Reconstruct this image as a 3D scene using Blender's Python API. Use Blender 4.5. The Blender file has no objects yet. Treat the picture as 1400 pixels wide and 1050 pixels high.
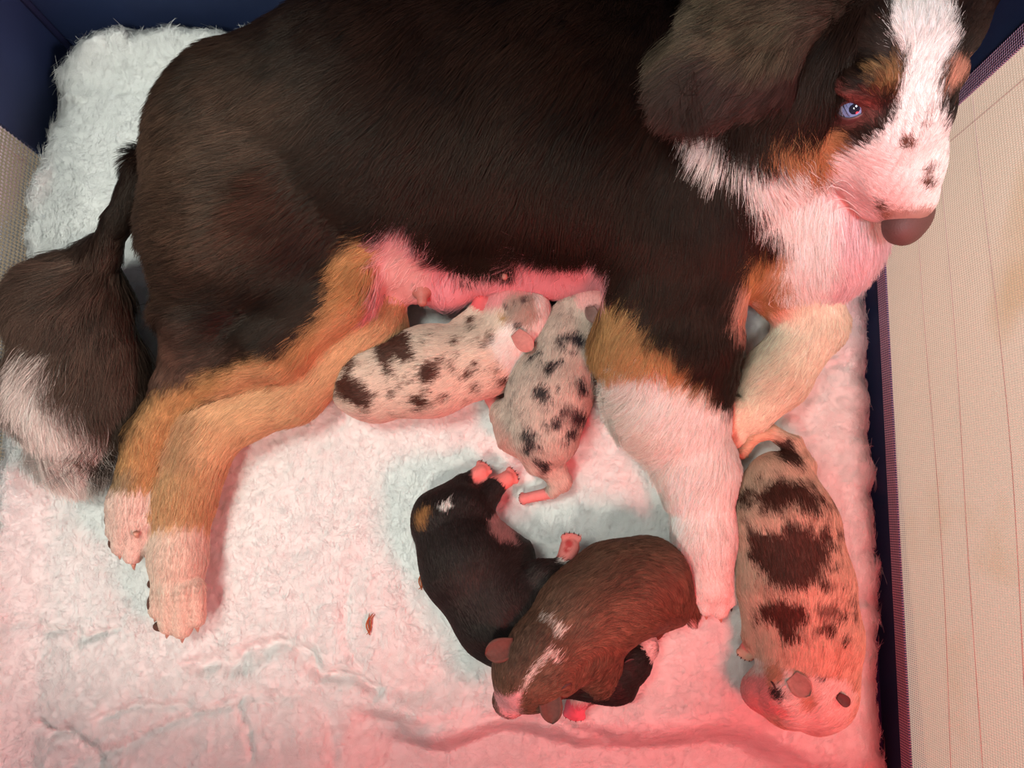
import bpy, bmesh, math, random
import numpy as np
from mathutils import Vector, Matrix
from mathutils.bvhtree import BVHTree

C = bpy.context.scene.collection
S = bpy.context.scene
rng = np.random.default_rng(7)

# ------------------------------------------------------------------ camera, world, lights, exposure
W, H, FPX = 1400, 1050, 1011.0
TILT = math.radians(10.0)
CAMH = 0.66
cam_d = bpy.data.cameras.new('camera')
cam = bpy.data.objects.new('camera', cam_d); C.objects.link(cam)
cam_d.sensor_width = 36.0
cam_d.lens = FPX / W * 36.0
cam_d.clip_start = 0.01
cam.location = (0, 0, CAMH)
cam.rotation_euler = (TILT, 0, 0)
S.camera = cam

wd = bpy.data.worlds.new('room_light'); S.world = wd; wd.use_nodes = True
bg = wd.node_tree.nodes['Background']
bg.inputs['Color'].default_value = (0.80, 0.96, 1.0, 1)
bg.inputs['Strength'].default_value = 0.15

def area(name, loc, target, size, power, col):
    d = bpy.data.lights.new(name, 'AREA'); d.shape = 'DISK'; d.size = size
    d.energy = power; d.color = col
    o = bpy.data.objects.new(name, d); C.objects.link(o)
    o.location = loc
    o.rotation_euler = (Vector(target) - Vector(loc)).to_track_quat('-Z', 'Y').to_euler()
    o['kind'] = 'helper'
    return o
def spot(name, loc, target, deg, blend, radius, power, col):
    d = bpy.data.lights.new(name, 'SPOT'); d.spot_size = math.radians(deg); d.spot_blend = blend; d.shadow_soft_size = radius
    d.energy = power; d.color = col
    o = bpy.data.objects.new(name, d); C.objects.link(o); o.location = loc
    o.rotation_euler = (Vector(target) - Vector(loc)).to_track_quat('-Z', 'Y').to_euler(); o['kind'] = 'helper'
    return o
# red heat lamp clipped to the rim of the near wall
area('heat_lamp_light', (0.27, -0.28, 0.44), (-0.12, 0.18, 0.0), 0.20, 3.4, (1.0, 0.04, 0.05))
# shaded ceiling lamp over the middle of the pen
spot('ceiling_lamp_light', (-0.42, 0.22, 1.32), (-0.18, 0.230, 0), 42, 0.45, 0.20, 39, (0.93, 1.0, 0.91))
spot('front_fill_light', (-0.42, -0.66, 1.32), (-0.15, 0.19, 0), 37, 0.5, 0.12, 36, (1.0, 0.97, 0.85))  # added unseen fill from the near left, for the forelegs and belly
# added cool spot that brightens the dog's head and chest
spot('head_fill_light', (0.02, -0.28, 1.40), (0.345, 0.36, 0.16), 20, 0.6, 0.10, 66.0, (0.92, 0.94, 1.0))
# added warm fill outside the right-hand net, to brighten the net
area('net_fill_light', (1.15, 0.05, 0.85), (0.38, 0.05, 0.1), 0.45, 25.0, (1.0, 0.86, 0.82))

S.view_settings.view_transform = 'Standard'
S.view_settings.look = 'None'
S.view_settings.gamma = 1.0
S.view_settings.use_curve_mapping = False
S.view_settings.exposure = 0.0

# ------------------------------------------------------------------ helpers
CT, ST = math.cos(TILT), math.sin(TILT)
def P(px, py, z=0.0):
    """world point at height z that the photograph shows at (px, py)"""
    dx = (px - 700.0) / FPX; dy = -(py - 525.0) / FPX
    wy = dy * CT + ST; wz = dy * ST - CT
    t = (CAMH - z) / (-wz)
    return Vector((dx * t, wy * t, z))
def PX(p):
    """(N,3) -> (N,2): where a world point stands in the photograph's frame"""
    x = p[:, 0]; y = p[:, 1]; z = p[:, 2] - CAMH
    yc = y * CT + z * ST; zc = -y * ST + z * CT
    return np.stack([700 + FPX * x / (-zc), 525 - FPX * yc / (-zc)], 1)
def RM(rpx, z): return rpx * (CAMH - z) / FPX / CT
def lin(c):
    c = np.asarray(c, float) / 255.0
    return np.where(c <= 0.04045, c / 12.92, ((c + 0.055) / 1.055) ** 2.4)
def smooth(a, b, x):
    t = np.clip((x - a) / (b - a), 0, 1); return t * t * (3 - 2 * t)
def _hash(ix, iy, iz, seed):
    h = (ix * 374761393 + iy * 668265263 + iz * 2147483647 + seed * 1274126177) & 0xFFFFFFFF
    h = ((h ^ (h >> 13)) * 1274126177) & 0xFFFFFFFF
    h = ((h ^ (h >> 16)) * 2246822519) & 0xFFFFFFFF
    return ((h ^ (h >> 15)) & 0xFFFFFF) / 8388607.5 - 1.0
def noise(p, f, seed=0):
    p = np.asarray(p, float) * f
    if p.shape[1] == 2: p = np.concatenate([p, np.zeros((len(p), 1))], 1)
    i = np.floor(p).astype(np.int64); u = p - i; u = u * u * (3 - 2 * u)
    r = 0
    for dx in (0, 1):
        for dy in (0, 1):
            for dz in (0, 1):
                w = (u[:, 0] if dx else 1 - u[:, 0]) * (u[:, 1] if dy else 1 - u[:, 1]) * (u[:, 2] if dz else 1 - u[:, 2])
                r = r + w * _hash(i[:, 0] + dx, i[:, 1] + dy, i[:, 2] + dz, seed)
    return r
def fbm(p, f, n=3, seed=0, g=0.5):
    a, r = 1.0, 0
    for k in range(n):
        r = r + a * noise(p, f, seed + 17 * k); f *= 2.03; a *= g
    return r

# ---- materials
def new_mat(name):
    m = bpy.data.materials.new(name); m.use_nodes = True
    nt = m.node_tree; b = nt.nodes['Principled BSDF']
    return m, nt, b
def plain(name, srgb, rough=0.6, spec=0.4, bump=0, bscale=200, var=0.0, sheen=0.0, sss=0.0):
    m, nt, b = new_mat(name)
    c = lin(srgb)
    b.inputs['Base Color'].default_value = (*c, 1)
    b.inputs['Roughness'].default_value = rough
    b.inputs['Specular IOR Level'].default_value = spec
    if sss:
        b.inputs['Subsurface Weight'].default_value = sss
        b.inputs['Subsurface Radius'].default_value = (0.006, 0.002, 0.0015)
        b.inputs['Subsurface Scale'].default_value = 1.0
    if bump or var:
        tc = nt.nodes.new('ShaderNodeTexCoord')
        nz = nt.nodes.new('ShaderNodeTexNoise'); nz.inputs['Scale'].default_value = bscale; nz.inputs['Detail'].default_value = 4
        nt.links.new(tc.outputs['Object'], nz.inputs['Vector'])
        if bump:
            bp = nt.nodes.new('ShaderNodeBump'); bp.inputs['Strength'].default_value = bump; bp.inputs['Distance'].default_value = 0.001
            nt.links.new(nz.outputs['Fac'], bp.inputs['Height']); nt.links.new(bp.outputs['Normal'], b.inputs['Normal'])
        if var:
            mx = nt.nodes.new('ShaderNodeMix'); mx.data_type = 'RGBA'
            mx.inputs['A'].default_value = (*(c * (1 - var)), 1); mx.inputs['B'].default_value = (*np.minimum(c * (1 + var), 1), 1)
            nt.links.new(nz.outputs['Fac'], mx.inputs['Factor']); nt.links.new(mx.outputs['Result'], b.inputs['Base Color'])
    return m
def skin_mat(name, rough=0.6, sss=0.0):
    """pigment stored on the surface + fine relief"""
    m, nt, b = new_mat(name)
    at = nt.nodes.new('ShaderNodeAttribute'); at.attribute_name = 'col'
    nt.links.new(at.outputs['Color'], b.inputs['Base Color'])
    b.inputs['Roughness'].default_value = rough; b.inputs['Specular IOR Level'].default_value = 0.12
    tc = nt.nodes.new('ShaderNodeTexCoord')
    nz = nt.nodes.new('ShaderNodeTexNoise'); nz.inputs['Scale'].default_value = 450; nz.inputs['Detail'].default_value = 3
    bp = nt.nodes.new('ShaderNodeBump'); bp.inputs['Strength'].default_value = 0.35; bp.inputs['Distance'].default_value = 0.0008
    nt.links.new(tc.outputs['Object'], nz.inputs['Vector']); nt.links.new(nz.outputs['Fac'], bp.inputs['Height']); nt.links.new(bp.outputs['Normal'], b.inputs['Normal'])
    if sss:
        b.inputs['Subsurface Weight'].default_value = sss
        b.inputs['Subsurface Radius'].default_value = (0.006, 0.002, 0.0015); b.inputs['Subsurface Scale'].default_value = 1.0
    return m
def fur_mat(name, nmix=0.55, rough=0.45, spec=0.35):
    m, nt, b = new_mat(name)
    at = nt.nodes.new('ShaderNodeAttribute'); at.attribute_name = 'col'
    sn = nt.nodes.new('ShaderNodeAttribute'); sn.attribute_name = 'snorm'
    ge = nt.nodes.new('ShaderNodeNewGeometry')
    mx = nt.nodes.new('ShaderNodeMix'); mx.data_type = 'VECTOR'; mx.inputs['Factor'].default_value = nmix
    nm = nt.nodes.new('ShaderNodeVectorMath'); nm.operation = 'NORMALIZE'
    nt.links.new(ge.outputs['Normal'], mx.inputs['A']); nt.links.new(sn.outputs['Vector'], mx.inputs['B'])
    nt.links.new(mx.outputs['Result'], nm.inputs[0]); nt.links.new(nm.outputs['Vector'], b.inputs['Normal'])
    nt.links.new(at.outputs['Color'], b.inputs['Base Color'])
    b.inputs['Roughness'].default_value = rough; b.inputs['Specular IOR Level'].default_value = spec
    b.inputs['Specular Tint'].default_value = (1.0, .86, .74, 1)
    return m
M_SKIN = skin_mat('dog_skin'); M_PSKIN = skin_mat('puppy_skin', 0.55, 0.15)
M_FUR = fur_mat('dog_fur', 0.58, 0.45, 0.2); M_PFUR = fur_mat('puppy_fur', 0.6, 0.45, 0.3); M_PILE = fur_mat('fleece_pile', 0.75, 0.9, 0.0)

# ---- objects
def empty(name, loc, label, cat, group=None):
    o = bpy.data.objects.new(name, None); C.objects.link(o); o.location = loc; o.empty_display_size = 0.02
    o['label'] = label; o['category'] = cat
    if group: o['group'] = group
    return o
def link_mesh(name, me, mat=None, parent=None, kind=None, label=None):
    o = bpy.data.objects.new(name, me); C.objects.link(o)
    if mat: me.materials.append(mat)
    if parent:
        o.parent = parent; bpy.context.view_layer.update()
        o.matrix_parent_inverse = parent.matrix_world.inverted()
    if kind: o['kind'] = kind
    if label: o['label'] = label
    return o
def from_np(name, v, q, smooth_shade=True):
    me = bpy.data.meshes.new(name)
    q = np.asarray(q, np.int32); n = q.shape[1]
    me.vertices.add(len(v)); me.vertices.foreach_set('co', np.asarray(v, np.float32).ravel())
    me.loops.add(q.size); me.loops.foreach_set('vertex_index', q.ravel())
    me.polygons.add(len(q)); me.polygons.foreach_set('loop_start', np.arange(0, q.size, n, dtype=np.int32))
    me.polygons.foreach_set('use_smooth', np.full(len(q), smooth_shade, bool))
    me.update(calc_edges=True); me.validate()
    return me
def set_col(me, cols):
    a = me.color_attributes.new('col', 'FLOAT_COLOR', 'POINT')
    c = np.ones((len(cols), 4), np.float32); c[:, :3] = cols
    a.data.foreach_set('color', c.ravel())
def bm_obj(name, bm, mat, parent=None, kind=None, label=None, sm=True):
    me = bpy.data.meshes.new(name); bm.to_mesh(me); bm.free()
    for p in me.polygons: p.use_smooth = sm
    return link_mesh(name, me, mat, parent, kind, label)
def frame_from(n, t=None):
    n = Vector(n).normalized()
    t = Vector(t) if t is not None else Vector((1, 0, 0))
    t = t - n * t.dot(n)
    if t.length < 1e-5: t = Vector((0, 1, 0)) - n * n.y
    t.normalize(); b = n.cross(t)
    return Matrix(((t.x, b.x, n.x), (t.y, b.y, n.y), (t.z, b.z, n.z)))
def ellipsoid(name, loc, radii, mat, parent, n=None, t=None, seg=20, kind=None, label=None, warp=None):
    bm = bmesh.new(); bmesh.ops.create_uvsphere(bm, u_segments=seg, v_segments=seg // 2 + 2, radius=1)
    R = frame_from(n if n is not None else (0, 0, 1), t)
    for v in bm.verts:
        c = v.co.copy()
        if warp: c = warp(c)
        v.co = R @ Vector((c.x * radii[0], c.y * radii[1], c.z * radii[2])) + Vector(loc)
    return bm_obj(name, bm, mat, parent, kind, label)
def tube(bm, pts, rad, seg=8, cap=True):
    pts = [Vector(p) for p in pts]
    if not hasattr(rad, '__len__'): rad = [rad] * len(pts)
    rings = []
    for i, p in enumerate(pts):
        d = (pts[min(i + 1, len(pts) - 1)] - pts[max(i - 1, 0)]).normalized()
        R = frame_from(d, (0.3, 0.7, 0.2))
        rings.append([bm.verts.new(p + R @ Vector((math.cos(2 * math.pi * k / seg) * rad[i], math.sin(2 * math.pi * k / seg) * rad[i], 0))) for k in range(seg)])
    for a, b in zip(rings, rings[1:]):
        for k in range(seg): bm.faces.new((a[k], a[(k + 1) % seg], b[(k + 1) % seg], b[k]))
    if cap:
        bm.faces.new(rings[0][::-1]); bm.faces.new(rings[-1])

# ---- implicit body: smooth union of tapered limbs, meshed by surface nets
class Body:
    def __init__(s, res): s.res = res; s.pr = []
    def limb(s, tag, pts, k=14, sz=1.0):
        """pts: (px, py, z, radius in px)"""
        for a, b in zip(pts, pts[1:]) if len(pts) > 1 else [(pts[0], pts[0])]:
            s.pr.append((tag, np.array(P(*a[:3])), np.array(P(*b[:3])), RM(a[3], a[2]), RM(b[3], b[2]), RM(k, a[2]), sz))
    @staticmethod
    def dist(p, pr):
        tag, A, B, ra, rb, k, sz = pr
        q = p.copy(); q[..., 2] = q[..., 2] / sz
        a = A.copy(); a[2] /= sz; b = B.copy(); b[2] /= sz
        ab = b - a; l2 = float(ab @ ab)
        qa = q - a
        t = np.clip((qa @ ab) / l2, 0, 1) if l2 > 1e-12 else np.zeros(q.shape[:-1])
        r = ra + (rb - ra) * t
        return (np.sqrt(((qa - t[..., None] * ab) ** 2).sum(-1)) - r) * (0.5 + 0.5 * min(1, sz))
    def mesh(s, floor=None):
        h = s.res
        lo = np.min([np.minimum(p[1] - p[3], p[2] - p[4]) for p in s.pr], 0) - 4 * h
        hi = np.max([np.maximum(p[1] + p[3], p[2] + p[4]) for p in s.pr], 0) + 4 * h
        n = np.ceil((hi - lo) / h).astype(int) + 1
        F = np.full(n, 0.03, np.float32)
        for pr in s.pr:
            m = max(pr[5], 0.004) + 3 * h
            l = np.minimum(pr[1] - pr[3], pr[2] - pr[4]) - m; u = np.maximum(pr[1] + pr[3], pr[2] + pr[4]) + m
            i0 = np.maximum(np.floor((l - lo) / h).astype(int), 0); i1 = np.minimum(np.ceil((u - lo) / h).astype(int) + 1, n)
            g = np.stack(np.meshgrid(*[lo[a] + h * np.arange(i0[a], i1[a]) for a in range(3)], indexing='ij'), -1)
            d = s.dist(g, pr); k = pr[5]
            sl = tuple(slice(i0[a], i1[a]) for a in range(3))
            f = F[sl]; e = np.clip(0.5 + 0.5 * (f - d) / k, 0, 1)
            F[sl] = f * (1 - e) + d * e - k * e * (1 - e)
        if floor is not None:
            zz = lo[2] + h * np.arange(n[2])
            F = np.maximum(F, (floor - zz)[None, None, :].astype(np.float32))
        s.v, s.q = surface_nets(F, lo, h)
        # area normals
        a = s.v[s.q[:, 2]] - s.v[s.q[:, 0]]; b = s.v[s.q[:, 3]] - s.v[s.q[:, 1]]
        fn = np.cross(a, b); nn = np.zeros_like(s.v)
        for k in range(4): np.add.at(nn, s.q[:, k], fn)
        s.n = nn / np.maximum(np.linalg.norm(nn, axis=1, keepdims=True), 1e-12)
        D = np.stack([s.dist(s.v, pr) for pr in s.pr], 1)
        names = [pr[0] for pr in s.pr]; s.tags = sorted(set(names))
        ti = np.array([s.tags.index(x) for x in names])
        s.vt = ti[np.argmin(D, 1)]
        s.bvh = BVHTree.FromPolygons([Vector(x) for x in s.v], [tuple(x) for x in s.q.tolist()])
        return s
    def hit(s, px, py):
        o = Vector((0, 0, CAMH)); d = (P(px, py, 0) - o).normalized()
        loc, nrm, i, _ = s.bvh.ray_cast(o, d)
        return (loc, nrm) if loc is not None else (P(px, py, 0.02), Vector((0, 0, 1)))
def surface_nets(F, lo, h):
    sg = F < 0; n = np.array(F.shape)
    cs = np.zeros(n - 1, np.int8)
    for dx in (0, 1):
        for dy in (0, 1):
            for dz in (0, 1): cs += sg[dx:n[0] - 1 + dx, dy:n[1] - 1 + dy, dz:n[2] - 1 + dz]
    act = (cs > 0) & (cs < 8); idx = np.argwhere(act); vid = np.full(n - 1, -1, np.int64); vid[act] = np.arange(len(idx))
    acc = np.zeros((len(idx), 3)); cnt = np.zeros(len(idx))
    for ax in range(3):
        o1, o2 = [a for a in range(3) if a != ax]
        for u in (0, 1):
            for w in (0, 1):
                off = np.zeros(3, int); off[o1] = u; off[o2] = w
                a = idx + off; b = a.copy(); b[:, ax] += 1
                fa = F[a[:, 0], a[:, 1], a[:, 2]]; fb = F[b[:, 0], b[:, 1], b[:, 2]]
                m = (fa < 0) != (fb < 0)
                t = fa[m] / (fa[m] - fb[m]); p = a[m].astype(float); p[:, ax] += t
                acc[m] += p; cnt[m] += 1
    v = lo + h * acc / cnt[:, None]
    Q = []
    for ax in range(3):
        o1, o2 = (ax + 1) % 3, (ax + 2) % 3
        s0 = [slice(None)] * 3; s1 = [slice(None)] * 3; s0[ax] = slice(0, -1); s1[ax] = slice(1, None)
        ch = np.argwhere(sg[tuple(s0)] != sg[tuple(s1)])
        ch = ch[(ch[:, o1] > 0) & (ch[:, o2] > 0) & (ch[:, o1] < n[o1] - 1) & (ch[:, o2] < n[o2] - 1)]
        ins = sg[ch[:, 0], ch[:, 1], ch[:, 2]]
        cc = []
        for (u, w) in ((0, 0), (-1, 0), (-1, -1), (0, -1)):
            c = ch.copy(); c[:, o1] += u; c[:, o2] += w; cc.append(vid[c[:, 0], c[:, 1], c[:, 2]])
        q = np.stack(cc, 1); q[~ins] = q[~ins][:, ::-1]
        Q.append(q)
    q = np.concatenate(Q); q = q[(q >= 0).all(1)]
    return v, q

# ---- coat painting: pigment patches
def poly_sd(p, poly):
    """signed distance in px, negative inside"""
    poly = np.asarray(poly, float); d = np.full(len(p), 1e9); ins = np.zeros(len(p), bool)
    for a, b in zip(poly, np.roll(poly, -1, 0)):
        ab = b - a; pa = p - a
        t = np.clip((pa @ ab) / max(ab @ ab, 1e-9), 0, 1)
        d = np.minimum(d, ((pa - t[:, None] * ab) ** 2).sum(1))
        c = (a[1] > p[:, 1]) != (b[1] > p[:, 1])
        with np.errstate(divide='ignore', invalid='ignore'):
            xi = (b[0] - a[0]) * (p[:, 1] - a[1]) / (b[1] - a[1]) + a[0]
        ins ^= c & (p[:, 0] < xi)
    d = np.sqrt(d); return np.where(ins, -d, d)
def line_sd(p, pts, r):
    pts = np.asarray(pts, float); d = np.full(len(p), 1e9)
    for a, b in zip(pts, pts[1:]):
        ab = b - a; pa = p - a; t = np.clip((pa @ ab) / max(ab @ ab, 1e-9), 0, 1)
        d = np.minimum(d, np.sqrt(((pa - t[:, None] * ab) ** 2).sum(1)))
    return d - r
class Coat:
    def __init__(s, base, wob=6, wf=0.05, seed=3):
        s.base = lin(base); s.l = []; s.wob = wob; s.wf = wf; s.seed = seed
    def add(s, col, poly, soft=8, tags=None, wob=None, amt=1.0): s.l.append((lin(col), ('p', poly), soft, tags, wob, amt)); return s
    def line(s, col, pts, r, soft=4, tags=None, wob=None, amt=1.0): s.l.append((lin(col), ('l', pts, r), soft, tags, wob, amt)); return s
    def dots(s, col, ds, soft=4, tags=None, wob=None, amt=1.0):
        s.l.append((lin(col), ('d', ds), soft, tags, wob, amt)); return s
    def speck(s, col, freq, thr, soft=.08, tags=None, poly=None, seed=0, amt=1.0): s.l.append((lin(col), ('n', freq, thr, poly, seed), soft, tags, 0, amt)); return s
    def __call__(s, p, vt, tags):
        px = PX(p)
        n1 = noise(p, 140, s.seed) * .6 + noise(p, 330, s.seed + 5) * .4
        n2 = noise(p, 700, s.seed + 9)
        c = np.tile(s.base, (len(p), 1))
        for col, sh, soft, tg, wob, amt in s.l:
            w = s.wob if wob is None else wob
            m = np.ones(len(p), bool)
            if tg is not None: m = np.isin(vt, [tags.index(t) for t in tg if t in tags])
            if not m.any(): continue
            q = px[m]
            if sh[0] == 'n':
                a = amt * smooth(sh[2] - soft, sh[2] + soft, noise(p[m], sh[1], sh[4]) * .7 + noise(p[m], sh[1] * 2.3, sh[4] + 3) * .45)
                if sh[3] is not None: a = a * (1 - smooth(-8, 6, poly_sd(q, sh[3])))
                c[m] = c[m] * (1 - a[:, None]) + col * a[:, None]
                continue
            if sh[0] == 'p': d = poly_sd(q, sh[1])
            elif sh[0] == 'l': d = line_sd(q, sh[1], sh[2])
            else:
                d = np.full(len(q), 1e9)
                for (x, y, r) in sh[1]: d = np.minimum(d, np.hypot(q[:, 0] - x, q[:, 1] - y) - r)
            d = d + w * n1[m] + .4 * w * n2[m]
            a = amt * (1 - smooth(-soft, soft, d))
            c[m] = c[m] * (1 - a[:, None]) + col * a[:, None]
        return c
# ---- fur
def interp(guides, px):
    g = np.asarray(guides, float)
    w = 1.0 / (((px[:, None, :] - g[None, :, :2]) ** 2).sum(-1) + 400.0) ** 1.5
    w /= w.sum(1, keepdims=True); return w @ g[:, 2:]
def make_curves(name, pts, rad, cols, norms, mat, parent, label=None, kind='stuff'):
    N, K, _ = pts.shape
    cu = bpy.data.hair_curves.new(name)
    cu.add_curves([K] * N)
    cu.attributes['position'].data.foreach_set('vector', pts.astype(np.float32).ravel())
    ra = cu.attributes.get('radius') or cu.attributes.new('radius', 'FLOAT', 'POINT')
    ra.data.foreach_set('value', rad.astype(np.float32).ravel())
    ca = cu.attributes.new('col', 'FLOAT_COLOR', 'CURVE'); c = np.ones((N, 4), np.float32); c[:, :3] = cols
    ca.data.foreach_set('color', c.ravel())
    na = cu.attributes.new('snorm', 'FLOAT_VECTOR', 'CURVE'); na.data.foreach_set('vector', norms.astype(np.float32).ravel())
    cu.materials.append(mat)
    o = bpy.data.objects.new(name, cu); C.objects.link(o)
    if parent:
        o.parent = parent; bpy.context.view_layer.update(); o.matrix_parent_inverse = parent.matrix_world.inverted()
    if kind: o['kind'] = kind
    if label: o['label'] = label
    return o
def sample(v, q, n, nrm, keep=None):
    tri = np.concatenate([q[:, [0, 1, 2]], q[:, [0, 2, 3]]])
    a, b, c = v[tri[:, 0]], v[tri[:, 1]], v[tri[:, 2]]
    ar = np.linalg.norm(np.cross(b - a, c - a), axis=1)
    if keep is not None: ar = ar * keep[tri].mean(1)
    i = rng.choice(len(tri), n, p=ar / ar.sum())
    u = rng.random(n); w = rng.random(n); f = u + w > 1; u[f] = 1 - u[f]; w[f] = 1 - w[f]
    t = tri[i]
    pos = a[i] + u[:, None] * (b[i] - a[i]) + w[:, None] * (c[i] - a[i])
    n_ = nrm[t[:, 0]] * (1 - u - w)[:, None] + nrm[t[:, 1]] * u[:, None] + nrm[t[:, 2]] * w[:, None]
    n_ /= np.maximum(np.linalg.norm(n_, axis=1, keepdims=True), 1e-9)
    return pos, n_, t[:, 0]
def grow(name, body, N, guides, coat, mat, parent, dens=None, K=5, rad=0.00016, clump=0.006, cl=0.5, jit=0.25, var=0.22, wave=0.0, bend=0.55, label=None, tipw=0.25, drift=.1, radk=None, unbury=()):
    """guides: {tag: [(px, py, dx, dy, dz, length mm, lift)]} in the picture's x right / y down, z up"""
    v, q, nr, vt, tags = body.v, body.q, body.n, body.vt, body.tags
    keep = smooth(-0.35, 0.0, nr[:, 2]) * smooth(-0.01, 0.006, v[:, 2])
    if dens is not None: keep = keep * dens(v, vt)
    p, n, vi = sample(v, q, N, nr, keep)
    tg = vt[vi]; px = PX(p)
    g = np.zeros((N, 5))
    for k, t in enumerate(tags):
        m = tg == k
        if m.any(): g[m] = interp(guides[t], px[m])
    d = np.stack([g[:, 0], -g[:, 1], g[:, 2]], 1)
    ct = np.stack([noise(p, 45, s) for s in (31, 32, 33)], 1) * .8 + np.stack([noise(p, 150, s) for s in (41, 42, 43)], 1) * .7
    d = d / np.maximum(np.linalg.norm(d, axis=1, keepdims=True), 1e-6) + jit * ct + jit * .5 * rng.normal(size=(N, 3))
    d = d - n * (d * n).sum(1, keepdims=True)
    d /= np.maximum(np.linalg.norm(d, axis=1, keepdims=True), 1e-6)
    L = g[:, 3] * .001 * (0.7 + 0.55 * rng.random(N)); lift = g[:, 4] * (0.7 + .6 * rng.random(N))
    s = np.linspace(0, 1, K)
    sag = np.array([0, 0, -1.0])
    pts = p[:, None, :] + L[:, None, None] * (d[:, None, :] * (s[None, :, None]) + n[:, None, :] * (lift[:, None, None] * (s - bend * s * s)[None, :, None]))
    if wave:
        sd = np.cross(n, d); ph = noise(p, 120, 77) * 5 + rng.random(N)
        pts += (wave * L)[:, None, None] * sd[:, None, :] * (np.sin(ph[:, None] + s[None] * 5) * s[None])[..., None]
    # locks: tips gather around the lock's own mean
    if cl:
        cell = np.floor((p + 0.5 * clump * np.stack([noise(p, 60, 5), noise(p, 60, 6), noise(p, 60, 7)], 1)) / clump).astype(np.int64)
        _, inv = np.unique(cell @ np.array([73856093, 19349663, 83492791]), return_inverse=True); inv = inv.ravel()
        cnt = np.bincount(inv)[:, None]
        for k in range(1, K):
            mean = np.stack([np.bincount(inv, pts[:, k, a]) for a in range(3)], 1) / cnt
            f = (cl * s[k] * (0.6 + .4 * rng.random(N)))[:, None]
            pts[:, k] = pts[:, k] * (1 - f) + mean[inv] * f
        lockv = rng.normal(size=len(cnt))[inv]
    else: lockv = np.zeros(N)
    # hair lies on the skin: where it would dip into a hollow it is lifted back onto the surface
    cs = .0022; o = v[:, :2].min(0) - .06; nx, ny = (np.ceil((v[:, :2].max(0) + .06 - o) / cs)).astype(int) + 1
    hm = np.full((nx, ny), -1.0); vi2 = np.floor((v[:, :2] - o) / cs).astype(int); up = nr[:, 2] > -.1
    np.maximum.at(hm, (vi2[up, 0], vi2[up, 1]), v[up, 2])
    f = hm.copy()
    for dx in (-1, 0, 1):
        for dy in (-1, 0, 1): f = np.maximum(f, np.roll(np.roll(hm, dx, 0), dy, 1))
    hm = np.where(hm < -.5, f, hm)
    ix = np.clip(np.floor((pts[:, :, 0] - o[0]) / cs).astype(int), 0, nx - 1); iy = np.clip(np.floor((pts[:, :, 1] - o[1]) / cs).astype(int), 0, ny - 1)
    hz = hm[ix, iy]; lo_ = hz + .0006 + .0016 * s[None, :]
    mk = (n[:, 2] > .55) & np.isin(tg, [tags.index(t) for t in unbury if t in tags])
    bur = mk[:, None] & (pts[:, :, 2] < lo_) & (pts[:, :, 2] > hz - .012) & (hz > -.5) & (s[None, :] > 0)
    pts[:, :, 2] = np.where(bur, lo_, pts[:, :, 2])
    pts[:, :, 2] = np.maximum(pts[:, :, 2], 0.0015)
    col = coat(p + 0.0016 * rng.normal(size=(N, 3)), tg, tags)
    dk = 1 - .8 * smooth(.12, .5, col.max(1))
    col = col * np.clip(1 + (.4 + .6 * dk) * var * rng.normal(size=N) + dk * (.2 * lockv + drift * fbm(p, 22, 2, 91)), .35, 2.4)[:, None]
    col = np.clip(col, 0.003, 0.93)
    taper = np.array([1.0, .95, .8, .6, tipw] if K == 5 else np.linspace(1, tipw, K))
    rk = np.ones(N)
    for t, f in (radk or {}).items():
        if t in tags: rk[tg == tags.index(t)] = f
    r = rad * (rk * (0.7 + .6 * rng.random(N)))[:, None] * taper[None]
    return make_curves(name, pts, r, col, n, mat, parent, label)

# ------------------------------------------------------------------ setting: the pen
FLOOR_Z = -0.030
XL, YB = -0.455, 0.473
def navy_mat():
    m, nt, b = new_mat('navy_fabric')
    tc = nt.nodes.new('ShaderNodeTexCoord')
    nz = nt.nodes.new('ShaderNodeTexNoise'); nz.inputs['Scale'].default_value = 14; nz.inputs['Detail'].default_value = 5
    w = nt.nodes.new('ShaderNodeTexWave'); w.inputs['Scale'].default_value = 420; w.inputs['Distortion'].default_value = 1.0
    mx = nt.nodes.new('ShaderNodeMix'); mx.data_type = 'RGBA'
    mx.inputs['A'].default_value = (*lin((18, 34, 70)), 1); mx.inputs['B'].default_value = (*lin((28, 48, 92)), 1)
    bp = nt.nodes.new('ShaderNodeBump'); bp.inputs['Strength'].default_value = 0.4; bp.inputs['Distance'].default_value = 0.0006
    nt.links.new(tc.outputs['Object'], nz.inputs['Vector']); nt.links.new(tc.outputs['Object'], w.inputs['Vector'])
    nt.links.new(nz.outputs['Fac'], mx.inputs['Factor']); nt.links.new(mx.outputs['Result'], b.inputs['Base Color'])
    nt.links.new(w.outputs['Fac'], bp.inputs['Height']); nt.links.new(bp.outputs['Normal'], b.inputs['Normal'])
    b.inputs['Roughness'].default_value = 0.75
    return m
def mnode(nt, op, a, b=None):
    n = nt.nodes.new('ShaderNodeMath'); n.operation = op
    for i, x in enumerate((a, b)):
        if x is None: continue
        if isinstance(x, (int, float)): n.inputs[i].default_value = x
        else: nt.links.new(x, n.inputs[i])
    return n.outputs[0]
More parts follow.
